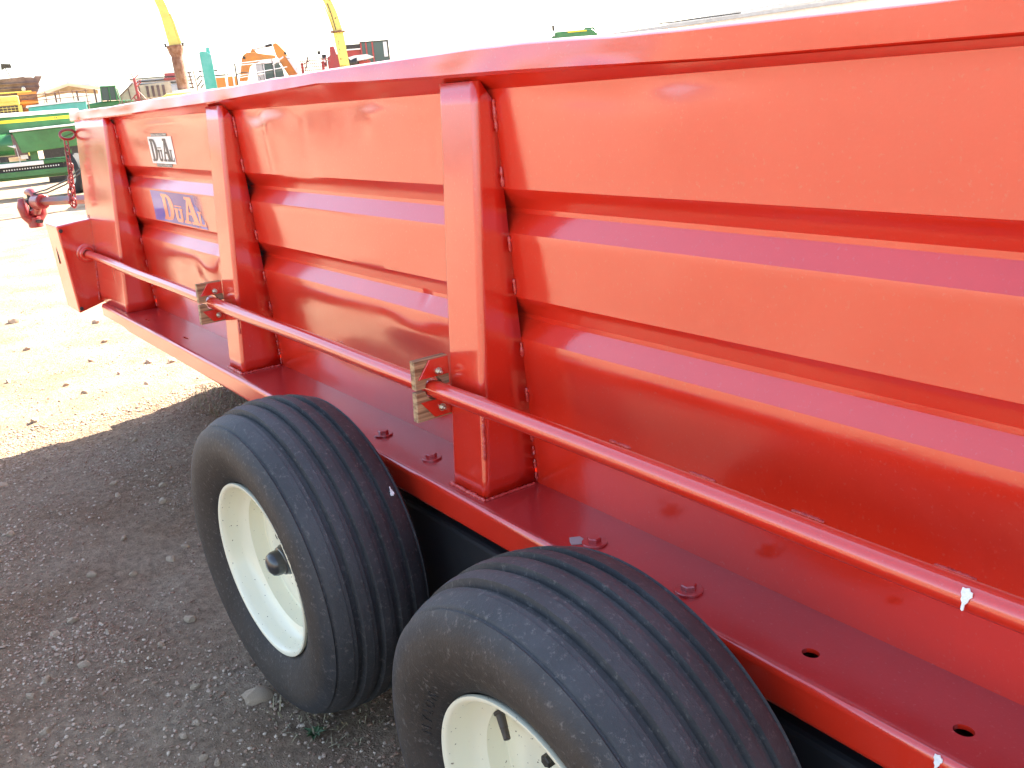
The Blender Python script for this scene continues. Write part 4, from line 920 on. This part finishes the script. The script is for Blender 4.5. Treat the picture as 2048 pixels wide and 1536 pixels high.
# ---- timber rack
y = Y('timber_rack', 'weathered orange brown slatted rack just right of the yellow machine', 'rack', -13.75, 31)
for k, z in enumerate((1.60, 1.76, 1.93, 2.09, 2.25, 2.36)):
    y.part(MB().box(-14.1, -13.52, 0.0 + 0.02 * (k % 2), 0.06, z, z + 0.07), 'slat', M['rust'] if k % 2 == 0 else M['orange'])
y.part(MB().box(-14.1, -14.02, 0.07, 0.15, 0, 2.4).box(-13.60, -13.52, 0.07, 0.15, 0, 2.35), 'upright', M['rust'])
y.part(MB().box(-14.05, -13.58, 0.16, 1.0, 1.2, 2.2), 'crate_back', M['orange'])
# ---- open shed with a pale low gable roof
y = Y('open_shed', 'open shed with a pale low pitched roof left of the green tractor', 'shed', -16.1, 40)
y.part(MB().prism([(-17.85, 2.50), (-17.85, 2.62), (-16.17, 2.985), (-14.66, 2.70), (-14.66, 2.62), (-16.17, 2.90)], 0, 3.0), 'roof', M['white'])
y.part(MB().prism([(-17.8, 2.49), (-16.17, 2.895), (-15.0, 2.66), (-15.0, 2.50), (-16.2, 2.62)], 2.9, 2.97), 'gable_boards', M['tan'])
for u in (-17.6, -16.75, -15.9, -15.2, -14.75): y.part(MB().box(u - 0.035, u + 0.035, 0.1, 0.17, 0, 2.62), 'shed_post', M['pole'])
# ---- pipe rails
y = Y('pipe_rail_pen', 'pen of thin brown pipe rails in front of the open shed', 'fence', -14.0, 34)
for z in (2.06, 2.24, 2.42): y.part(MB().tube([(-15.0, 0, z - 0.01), (-13.1, 0.3, z + 0.02)], 0.013, 6), 'rail', M['pole'])
for u in (-14.95, -14.55, -14.1, -13.65, -13.2): y.part(MB().tube([(u, (u + 15) * 0.16, 0), (u, (u + 15) * 0.16, 2.48)], 0.017, 6), 'post', M['pole'])
y.part(MB().tube([(-14.7, 0.1, 2.05), (-14.6, 0.1, 2.22), (-14.5, 0.1, 2.05)], 0.012, 6), 'brace', M['pole'])
# ---- clutter of small machine tops between rails and tan wagon
y = Y('green_tractor', 'small dark green tractor with a glazed cab beyond the rails', 'tractor', -13.1, 36)
y.part(MB().prism([(-13.5, 2.08), (-13.45, 2.52), (-12.95, 2.53), (-12.88, 2.06)], 0.02, 1.1), 'cab_glass', M['glass'])
f = MB()
for a, b in (((-13.5, 2.05), (-13.46, 2.54)), ((-13.2, 2.05), (-13.18, 2.54)), ((-12.97, 2.05), (-12.95, 2.54)), ((-13.46, 2.54), (-12.92, 2.54)), ((-12.85, 2.05), (-12.9, 2.45))): f.tube([(a[0], 0, a[1]), (b[0], 0, b[1])], 0.022, 6)
y.part(f, 'cab_frame', M['jgreen']); y.part(MB().prism([(-14.4, 1.5), (-14.3, 1.98), (-13.5, 2.06), (-12.4, 2.04), (-12.4, 1.4)], 0.1, 0.9), 'bonnet', M['jgreen'], bevel=0.05)
far_wheel(y, -13.0, 0.8, 0.8, 0.4, 0.0, hub=M['jyellow']); far_wheel(y, -14.2, 0.5, 0.5, 0.3, 0.0, hub=M['jyellow'])
# ---- tan panelled wagon and the long pale trailers behind
y = Y('tan_wagon', 'tan boarded wagon with a slanting open end left of the rusty tube', 'wagon', -12.9, 38)
y.part(MB().prism([(-13.35, 1.1), (-13.52, 2.22), (-13.0, 2.62), (-12.9, 2.60), (-12.75, 2.55), (-11.6, 2.60), (-11.6, 1.1)], 0, 2.2), 'side_boards', M['tan'])
fr = MB()
for a, b in (((-13.54, 2.23), (-13.0, 2.64)), ((-13.54, 2.23), (-13.36, 1.1)), ((-13.2, 2.46), (-13.1, 1.1)), ((-12.8, 2.56), (-12.75, 1.1))): fr.tube([(a[0], -0.02, a[1]), (b[0], -0.02, b[1])], 0.02, 6)
y.part(fr, 'frame', M['pole'])
for u in (-12.55, -12.35, -12.15, -11.95): y.part(MB().box(u, u + 0.1, -0.04, -0.002, 2.1, 2.5), 'slot', M['brown'])
y.part(MB().box(-13.45, -11.6, 0.2, 2.0, 0.5, 1.1), 'chassis', M['dark_steel']); far_wheel(y, -12.9, 0.45, 0.45, 0.3, 0.1)
y = Y('flat_trailer', 'long pale trailer with dark rails behind the tan wagon', 'trailer', -14.6, 45)
for z, u0, u1 in ((2.99, -15.5, -13.2), (2.87, -15.2, -13.9), (2.74, -15.3, -13.2)): y.part(MB().box(u0, u1, 0, 0.1, z, z + 0.045), 'rail', M['dark_steel'])
y.part(MB().box(-15.6, -13.1, 0.12, 2.0, 1.2, 2.98), 'trailer_body', M['white']); y.part(MB().box(-14.2, -13.3, -0.06, -0.01, 1.2, 2.66), 'grey_door', M['grey'])
y.part(MB().box(-14.0, -13.4, -0.03, 0.08, 2.86, 2.96), 'red_panel', M['oldred']); y.part(MB().box(-13.95, -13.4, 0.3, 1.0, 2.98, 3.17), 'red_box', M['oldred'])
for u in (-15.1, -13.5): far_wheel(y, u, 0.5, 0.5, 0.3, 0.0)
# ---- red implement stand with tines
y = Y('tined_implement', 'upright dull red implement with small prongs in front of the tan wagon', 'implement', -10.15, 30)
t = MB(); t.tube([(-10.17, 0, 0), (-10.17, 0, 2.0), (-10.2, 0, 2.52)], 0.045, 8); y.part(t, 'mast', M['oldred'])
t = MB()
for a, b in (((-10.2, 2.5), (-10.26, 2.66)), ((-10.2, 2.5), (-10.05, 2.62)), ((-10.19, 2.25), (-10.02, 2.40)), ((-10.18, 2.35), (-10.02, 2.46)), ((-10.18, 2.2), (-9.95, 1.9)), ((-10.18, 2.1), (-10.4, 1.92))): t.tube([(a[0], -0.02, a[1]), (b[0], -0.05, b[1])], 0.014, 6)
y.part(t, 'prong', M['oldred'])
y.part(MB().lathe([(0, 0.05), (0, 0.09), (0.03, 0.09), (0.03, 0.05)], 18, (-10.22, -0.08, 1.98), close=True), 'ring', M['oldred'])
t = MB(); rnd = random.Random(5)
for k in range(26): u = -10.75 + k * 0.04; t.tube([(u, 0, 1.83 + 0.004 * k), (u + rnd.uniform(-.04, .04), -0.03, 1.90 + rnd.uniform(0, .06))], 0.012, 5)
y.part(t, 'tine_row', M['pole']); y.part(MB().box(-10.8, -9.5, 0.0, 0.08, 1.78, 1.84), 'toolbar', M['oldred']); y.part(MB().box(-10.4, -10.0, 0.0, 0.5, 0.0, 0.25), 'foot', M['oldred'])

# ---- forage harvester with a tall yellow spout on a rusty tube
y = Y('forage_spout', 'tall smooth yellow discharge spout on a rusty tube, left of the two spouts', 'spout', -5.6, 19)
def ribbon(pts, w0, w1, d):
    """box-section chute following points (u,z); widths taper"""
    b = MB(); n = len(pts)
    for i, (u, z) in enumerate(pts):
        a = Vector(pts[min(i + 1, n - 1)]) - Vector(pts[max(i - 1, 0)]); a.normalize(); nrm = Vector((-a.y, a.x)); w = lerp(w0, w1, i / (n - 1)) / 2
        for s in (1, -1):
            for dd_ in (0, d): b.v.append((u + nrm.x * w * s, dd_, z + nrm.y * w * s))
    for i in range(n - 1):
        o, p = i * 4, i * 4 + 4
        b.f += [(o, o + 2, p + 2, p), (o + 1, p + 1, p + 3, o + 3), (o, p, p + 1, o + 1), (o + 2, o + 3, p + 3, p + 2)]
    b.f += [(0, 1, 3, 2), (n * 4 - 4, n * 4 - 2, n * 4 - 1, n * 4 - 3)]
    return b
y.part(ribbon([(-5.61, 2.62), (-5.635, 2.8), (-5.66, 2.98), (-5.685, 3.15), (-5.715, 3.30), (-5.77, 3.46), (-5.86, 3.62), (-5.98, 3.76), (-6.14, 3.86)], 0.205, 0.12, 0.2), 'chute', M['spout_yellow'], smooth=40)
y.part(ribbon([(-5.50, 2.66), (-5.535, 2.85), (-5.56, 3.02), (-5.60, 3.18)], 0.05, 0.03, 0.16), 'chute_flange', M['spout_yellow'])
y.part(MB().lathe([(0, 0.11), (0.03, 0.155), (0.07, 0.155), (0.07, 0.10)], 24, (-5.612, 0.1, 2.57), (-0.05, 0, 1)), 'collar', M['rust'], smooth=40)
y.part(MB().lathe([(0, 0.112), (0.55, 0.112), (0.58, 0.105), (0.66, 0.14), (0.745, 0.15), (0.75, 0.1)], 24, (-5.585, 0.1, 1.86), (-0.03, 0, 1)), 'rusty_tube', M['rust'], smooth=40)
y.part(MB().lathe([(0, 0), (0, 0.22), (0.05, 0.22), (0.05, 0)], 24, (-5.58, 0.1, 1.80), (0, 0, 1)), 'turntable', M['white'], smooth=40)
for du in (-0.17, 0.15): y.part(MB().tube([(-5.61 + du, 0.0, 2.61), (-5.61 + du, 0.0, 2.67)], 0.018, 6).box(-5.61 + du - 0.03, -5.61 + du + 0.03, -0.02, 0.02, 2.655, 2.665), 'clamp', M['dark_steel'])
y.part(MB().prism([(-6.5, 0.5), (-6.4, 1.55), (-5.9, 1.80), (-5.2, 1.80), (-4.9, 1.5), (-4.8, 0.5)], -0.5, 0.9), 'harvester_body', M['spout_yellow'], bevel=0.04)
far_wheel(y, -6.2, 0.5, 0.5, 0.35, -0.6); far_wheel(y, -5.1, 0.5, 0.5, 0.35, -0.6)
# dark rack of brackets beside the tube
y = Y('bracket_frame', 'thin dark frame with hooked brackets right of the rusty tube', 'frame', -11.3, 40)
t = MB(); t.tube([(-11.44, 0, 0), (-11.40, 0, 2.4), (-11.46, 0, 2.95)], 0.03, 6); t.tube([(-11.25, 0, 0), (-11.22, 0, 2.4), (-11.28, 0, 2.98)], 0.02, 6)
y.part(t, 'upright', M['pole'])
t = MB()
for z in (2.35, 2.5, 2.63, 2.75, 2.9): t.tube([(-11.6, 0, z), (-11.35, 0, z + 0.01)], 0.022, 6)
for a, b in (((-11.2, 2.62), (-11.02, 2.78)), ((-11.2, 2.38), (-10.98, 2.62)), ((-11.1, 2.3), (-10.95, 2.45))): t.tube([(a[0], 0, a[1]), (b[0], 0, b[1])], 0.022, 6)
y.part(t, 'bracket', M['dark_steel'])
y = Y('orange_machine', 'low orange box body with dark bars above, left of the excavator', 'machine', -10.4, 41)
y.part(MB().box(-10.95, -10.35, 0, 0.8, 0.6, 2.66), 'left_body', M['orange']); y.part(MB().box(-10.25, -9.9, 0, 0.8, 0.6, 2.66), 'right_body', M['orange'])
y.part(MB().box(-11.3, -10.2, 0.0, 0.1, 2.72, 2.77).box(-11.35, -10.6, 0.3, 0.4, 2.93, 2.98), 'bar', M['dark_steel'])
y.part(MB().box(-11.05, -10.75, 0.3, 0.8, 2.72, 2.92), 'engine', M['glass']); y.part(MB().box(-11.0, -9.9, 0.1, 0.8, 0.0, 0.6), 'track_frame', M['dark_steel'])
for u in (-10.28, -10.02): y.part(MB().tube([(u, -0.05, 2.3), (u, -0.05, 2.98)], 0.03, 6), 'white_post', M['white'])
y = Y('teal_tower', 'upright teal hopper with a cut corner standing by the yellow spout', 'hopper', -8.0, 30)
y.part(MB().prism([(-8.16, 1.0), (-8.19, 3.08), (-8.09, 3.09), (-7.99, 3.07), (-7.90, 3.02), (-7.86, 2.97), (-7.85, 2.45), (-7.8, 1.0)], 0, 0.5), 'hopper_body', M['teal'], bevel=0.01)
y.part(MB().prism([(-8.0, 3.075), (-7.98, 3.20), (-7.89, 3.20), (-7.87, 3.02)], 0.1, 0.4), 'hopper_cap', M['teal']); y.part(MB().box(-8.22, -8.19, 0, 0.5, 0.0, 3.16), 'edge_bar', M['white'])
y.part(MB().box(-8.15, -7.85, 0.05, 0.45, 0.0, 1.0), 'leg_frame', M['dark_steel'])

# ---- orange excavator with folded boom
y = Y('excavator', 'orange excavator with its boom folded over the dark cab', 'excavator', -9.6, 45)
y.part(MB().prism([(-10.75, 2.55), (-10.62, 3.0), (-10.50, 3.48), (-10.40, 3.62), (-10.25, 3.70), (-10.02, 3.70), (-9.5, 3.58), (-9.05, 3.50), (-9.02, 3.36), (-9.4, 3.34), (-9.75, 3.30), (-10.05, 3.22), (-10.20, 3.12), (-10.40, 2.55)], 0, 0.55), 'boom', M['orange'], bevel=0.02)
y.part(MB().prism([(-9.08, 3.96), (-8.95, 4.02), (-8.85, 3.96), (-8.55, 3.60), (-8.52, 3.50), (-8.15, 2.75), (-8.05, 2.3), (-8.4, 2.3), (-8.9, 3.3), (-9.0, 3.55)], 0.05, 0.5), 'stick', M['orange'], bevel=0.02)
y.part(MB().prism([(-8.60, 3.44), (-8.45, 3.40), (-7.95, 2.45), (-8.05, 2.40)], -0.05, 0.04), 'bucket_link', M['white'])
y.part(MB().tube([(-9.98, 0.2, 3.80), (-9.4, 0.2, 3.91)], 0.035, 8), 'cylinder_rod', M['grey'], smooth=40); y.part(MB().tube([(-9.4, 0.2, 3.91), (-9.1, 0.2, 3.955)], 0.06, 8), 'cylinder', M['dark_steel'], smooth=40)
y.part(MB().prism([(-10.1, 3.68), (-10.0, 3.86), (-9.92, 3.82), (-9.8, 3.65)], 0.1, 0.45), 'boom_bracket', M['orange'])
for u, z in ((-10.40, 3.50), (-8.58, 3.55)): y.part(MB().lathe([(0, 0), (0, 0.06), (0.04, 0.05), (0.04, 0)], 14, (u, -0.01, z)), 'pin', M['dark_steel'])
y.part(MB().box(-9.95, -9.65, -0.3, 0.6, 2.3, 3.20), 'engine_cover', M['grey'], bevel=0.03)
cabx = y.part(MB().prism([(-9.65, 2.3), (-9.65, 3.16), (-8.95, 3.20), (-8.80, 2.9), (-8.75, 2.3)], -0.3, 0.7), 'cab', M['glass'], bevel=0.02)
t = MB()
for a, b in (((-9.62, 2.3), (-9.6, 3.18)), ((-9.55, 3.19), (-8.93, 3.23)), ((-9.2, 2.3), (-9.15, 3.2))): t.tube([(a[0], -0.33, a[1]), (b[0], -0.33, b[1])], 0.022, 6)
y.part(t, 'cab_frame', M['white']); y.part(MB().prism([(-9.95, 3.20), (-9.65, 3.32), (-8.95, 3.27), (-8.85, 3.18)], -0.35, 0.7), 'roof', M['white'])
y.part(MB().box(-10.6, -8.4, -0.4, 1.2, 0.9, 2.3), 'house', M['orange'], bevel=0.04); y.part(MB().box(-10.9, -8.1, -0.7, -0.2, 0.0, 0.9), 'track', M['dark_steel'], bevel=0.2)
y = Y('rail_frame', 'tangle of thin dark and pale hoops and rails in front of the excavator', 'frame', -9.4, 43)
t = MB()
for a, b in (((-10.35, 3.20), (-8.5, 3.28)), ((-10.35, 3.12), (-9.1, 3.16)), ((-10.5, 2.70), (-8.2, 2.92)), ((-10.5, 2.62), (-9.2, 2.72))): t.tube([(a[0], 0, a[1]), (b[0], 0, b[1])], 0.016, 6)
y.part(t, 'pale_rail', M['white'])
t = MB()
t.tube([(-10.35, 0, 0), (-10.36, 0, 3.21)], 0.028, 6); t.tube([(-8.75, 0, 0), (-8.80, 0, 3.28)], 0.022, 6)
t.tube([(-10.05 + 0.38 * math.cos(R(12 * i)), 0.02, 2.60 + 0.24 * math.sin(R(12 * i))) for i in range(16)], 0.018, 6); t.tube([(-9.5, 0.02, 2.8), (-9.4, 0.02, 2.62), (-9.35, 0.02, 2.45)], 0.018, 6)
y.part(t, 'dark_hoop', M['dark_steel'])
y.part(MB().tube([(-8.8, 0, 3.05), (-8.3, 0, 3.33)], 0.03, 6), 'diagonal_bar', M['white'])
y.part(MB().box(-10.75, -10.45, 0, 0.3, 2.45, 2.72), 'box', M['rust'])
# ---- second spout
y = Y('spotted_spout', 'chipped yellow discharge spout speckled with rust, right of the two spouts', 'spout', -3.3, 24)
y.part(ribbon([(-3.24, 2.15), (-3.26, 2.4), (-3.28, 2.65), (-3.30, 2.92)], 0.22, 0.235, 0.24), 'lower_chute', M['spot_yellow'])
y.part(ribbon([(-3.305, 2.96), (-3.335, 3.15), (-3.37, 3.35), (-3.43, 3.55), (-3.52, 3.74), (-3.64, 3.90)], 0.225, 0.13, 0.24), 'upper_chute', M['spot_yellow'])
y.part(ribbon([(-3.40, 2.98), (-3.46, 3.25), (-3.53, 3.5)], 0.035, 0.03, 0.2), 'chute_edge', M['spout_yellow'])
y.part(MB().obox((-3.305, 0.1, 2.94), (0.165, 0, -0.004), (0, 0.16, 0), (0, 0, 0.016)), 'joint_flange', M['rust'])
t = MB(); t.tube([(-3.345, -0.02, 2.98), (-3.41, -0.02, 3.35), (-3.47, -0.02, 3.56)], 0.009, 5); t.tube([(-3.21, -0.02, 3.35), (-3.26, -0.02, 3.52)], 0.009, 5); y.part(t, 'seam_rod', M['dark_steel'])
y.part(MB().prism([(-3.45, 3.68), (-3.37, 3.6), (-3.42, 3.8), (-3.5, 3.9)], -0.03, 0.2), 'deflector', M['rust'])
y.part(MB().prism([(-3.36, 2.02), (-3.36, 2.2), (-3.2, 2.2), (-3.24, 2.02)], 0.0, 0.2), 'spout_foot', M['spot_yellow'])
y.part(MB().prism([(-3.9, 0.5), (-3.8, 1.7), (-3.4, 2.05), (-2.9, 2.05), (-2.6, 1.6), (-2.5, 0.5)], -0.2, 1.0), 'harvester_body', M['spot_yellow'], bevel=0.04)
far_wheel(y, -3.2, 0.5, 0.5, 0.3, -0.3)
# ---- red combine with glazed cab
y = Y('red_combine', 'faded red combine with a large glazed cab behind the spotted spout', 'combine', -5.1, 42)
y.part(MB().prism([(-6.35, 1.0), (-6.35, 3.10), (-6.22, 3.16), (-6.20, 3.50), (-6.02, 3.52), (-5.95, 3.20), (-5.6, 3.16), (-5.6, 1.0)], 0, 1.8), 'grain_tank', M['oldred'], bevel=0.03)
y.part(MB().box(-5.6, -4.72, 0.05, 1.8, 1.0, 3.30), 'rear_body', M['oldred'], bevel=0.02); y.part(MB().box(-5.6, -4.95, -0.0, 0.04, 3.35, 3.52), 'screen', M['dark_steel'])
y.part(MB().box(-5.62, -4.92, -0.02, 0.1, 3.30, 3.345), 'ledge', M['white'])
cabg = y.part(MB().box(-4.95, -3.83, 0.0, 1.6, 2.75, 3.55), 'cab_glass', M['glass'])
t = MB()
for u in (-4.93, -4.72, -4.46): t.box(u - 0.03, u + 0.03, -0.03, -0.002, 2.7, 3.56)
y.part(t, 'cab_pillar', M['oldred'])
t = MB(); t.box(-4.98, -3.8, -0.04, 1.62, 3.552, 3.59); t.box(-3.84, -3.80, -0.035, 0.02, 2.7, 3.55); t.box(-4.4, -3.84, -0.035, -0.002, 2.72, 2.76)
y.part(t, 'cab_roof', M['dark_steel']); y.part(MB().box(-4.02, -3.87, -0.03, -0.003, 2.95, 3.52), 'side_window', M['white'])
for u in (-4.42, -3.92): y.part(MB().lathe([(-0.02, 0.03), (-0.02, 0.055), (0.02, 0.055), (0.02, 0.03)], 16, (u, 0.1, 3.66), close=True), 'lamp_ring', M['dark_steel'])
y.part(MB().box(-6.72, -6.60, 0.2, 0.3, 3.25, 3.38), 'exhaust', M['dark_steel']); y.part(MB().box(-6.55, -6.38, -0.05, 0.2, 2.75, 3.22), 'radiator', M['black']); y.part(MB().box(-6.53, -6.42, -0.08, -0.052, 2.9, 3.05), 'light_panel', M['white'])
y.part(MB().box(-6.9, -4.0, 0.2, 1.7, 0.7, 1.0), 'chassis', M['dark_steel']); far_wheel(y, -4.3, 0.75, 0.75, 0.5, 0.0); far_wheel(y, -6.3, 0.5, 0.5, 0.4, 0.0)
y = Y('covered_roller', 'dark drum under a pale cover standing in front of the red combine', 'roller', -4.4, 36)
y.part(MB().lathe([(0, 0), (0, 0.17), (0.03, 0.185), (0.35, 0.185), (0.35, 0)], 24, (-4.72, 0.1, 2.62), (0.9, -0.3, 0)), 'drum', M['dark_steel'], smooth=40)
y.part(MB().prism([(-4.65, 2.72), (-4.72, 2.80), (-4.5, 2.85), (-4.05, 2.86), (-3.82, 2.76), (-4.1, 2.70), (-4.5, 2.66)], -0.1, 0.5), 'cover', M['white']); y.part(MB().box(-4.6, -3.95, 0.1, 0.5, 0.0, 2.66), 'stand', M['oldred'])
y = Y('tine_harrow', 'folded dull red harrow with rows of thin tines between the excavator and the combine', 'harrow', -6.7, 40)
t = MB()
for z in (2.60, 2.72, 2.84, 2.95): t.box(-7.15, -6.1, 0, 0.04, z, z + 0.022)
y.part(t, 'bar', M['oldred'])
t = MB()
for k in range(14): u = -7.1 + k * 0.075; t.tube([(u, 0, 2.4), (u + 0.01, -0.02, 3.0 + 0.05 * (k % 3))], 0.010, 5)
y.part(t, 'tine', M['oldred'])
t = MB(); t.tube([(-7.28, 0, 2.7), (-7.30, 0, 3.22)], 0.012, 5); t.tube([(-6.95, 0, 2.6), (-6.85, 0, 2.9), (-6.8, 0, 3.12)], 0.022, 5); t.tube([(-7.0, 0, 2.85), (-6.72, 0, 2.97)], 0.02, 5); t.tube([(-7.6, 0, 3.12), (-5.9, 0.1, 3.0)], 0.010, 5); t.tube([(-6.5, 0, 3.08), (-5.95, 0, 2.88)], 0.012, 5)
y.part(t, 'strut', M['dark_steel'])
y.part(MB().box(-7.1, -7.0, 0, 0.1, 0, 2.9).box(-6.3, -6.2, 0, 0.1, 0, 2.9), 'leg', M['oldred'])
# ---- far right: green combine and long pale sheds over the rim
y = Y('green_combine', 'green combine with a yellow stripe whose top shows over the wagon rim', 'combine', 5.2, 60)
y.part(MB().prism([(3.9, 1.0), (3.95, 3.75), (4.3, 4.12), (6.4, 4.12), (6.7, 3.9), (7.0, 1.0)], 0, 2.5), 'body', M['jgreen'], bevel=0.04); y.part(MB().box(5.0, 6.1, -0.03, -0.002, 4.02, 4.09), 'stripe', M['jyellow'])
y.part(MB().prism([(5.9, 4.10), (6.0, 4.22), (6.5, 4.22), (6.72, 3.95), (6.6, 3.95)], 0.2, 0.4), 'auger', M['jgreen'])
t = MB(); t.tube([(3.4, 0, 3.6), (3.42, 0, 4.02), (4.05, 0, 4.03)], 0.04, 6); y.part(t, 'handrail', M['grey']); y.part(MB().tube([(4.17, 0, 3.9), (4.17, 0, 4.2)], 0.07, 8), 'white_pipe', M['white']); y.part(MB().tube([(4.17, 0, 4.2), (4.17, 0, 4.5)], 0.07, 8), 'exhaust', M['dark_steel'])
far_wheel(y, 4.5, 0.8, 0.8, 0.5, -0.1, hub=M['jyellow']); far_wheel(y, 6.4, 0.6, 0.6, 0.4, -0.1, hub=M['jyellow'])
y = Y('pale_shed', 'long low pale grey shed whose roof edge shows over the rim', 'shed', 16.0, 85)
y.part(MB().prism([(10.2, 4.55), (10.2, 4.78), (34.0, 5.9), (34.0, 5.62)], -0.3, 0.5), 'roof', M['grey']); y.part(MB().prism([(10.6, 0), (10.6, 4.56), (33.9, 5.61), (33.9, 0)], 0, 0.4), 'wall', M['white'])
y.part(MB().prism([(14.3, 5.12), (21.3, 5.36), (21.3, 5.45), (14.3, 5.20)], -0.42, -0.32), 'dark_eave_strip', M['dark_steel']); y.part(MB().tube([(13.0, -0.4, 4.9), (11.2, -0.4, 5.5)], 0.05, 6), 'vent_pipe', M['white'])  # dark strip laid along the eave
y = Y('grey_barn', 'grey barn with a dark ridge line beyond the pale shed', 'barn', 24, 100)
y.part(MB().prism([(17.5, 5.45), (18.0, 5.95), (36.0, 7.2), (36.0, 6.8)], 0, 0.6), 'roof', M['grey']); y.part(MB().prism([(17.2, 5.95), (17.2, 6.03), (30.0, 6.95), (30.0, 6.87)], -0.1, 0.1), 'ridge_cap', M['white']); y.part(MB().prism([(18, 0), (18, 5.49), (35.9, 6.79), (35.9, 0)], 0.1, 0.5), 'wall', M['grey'])
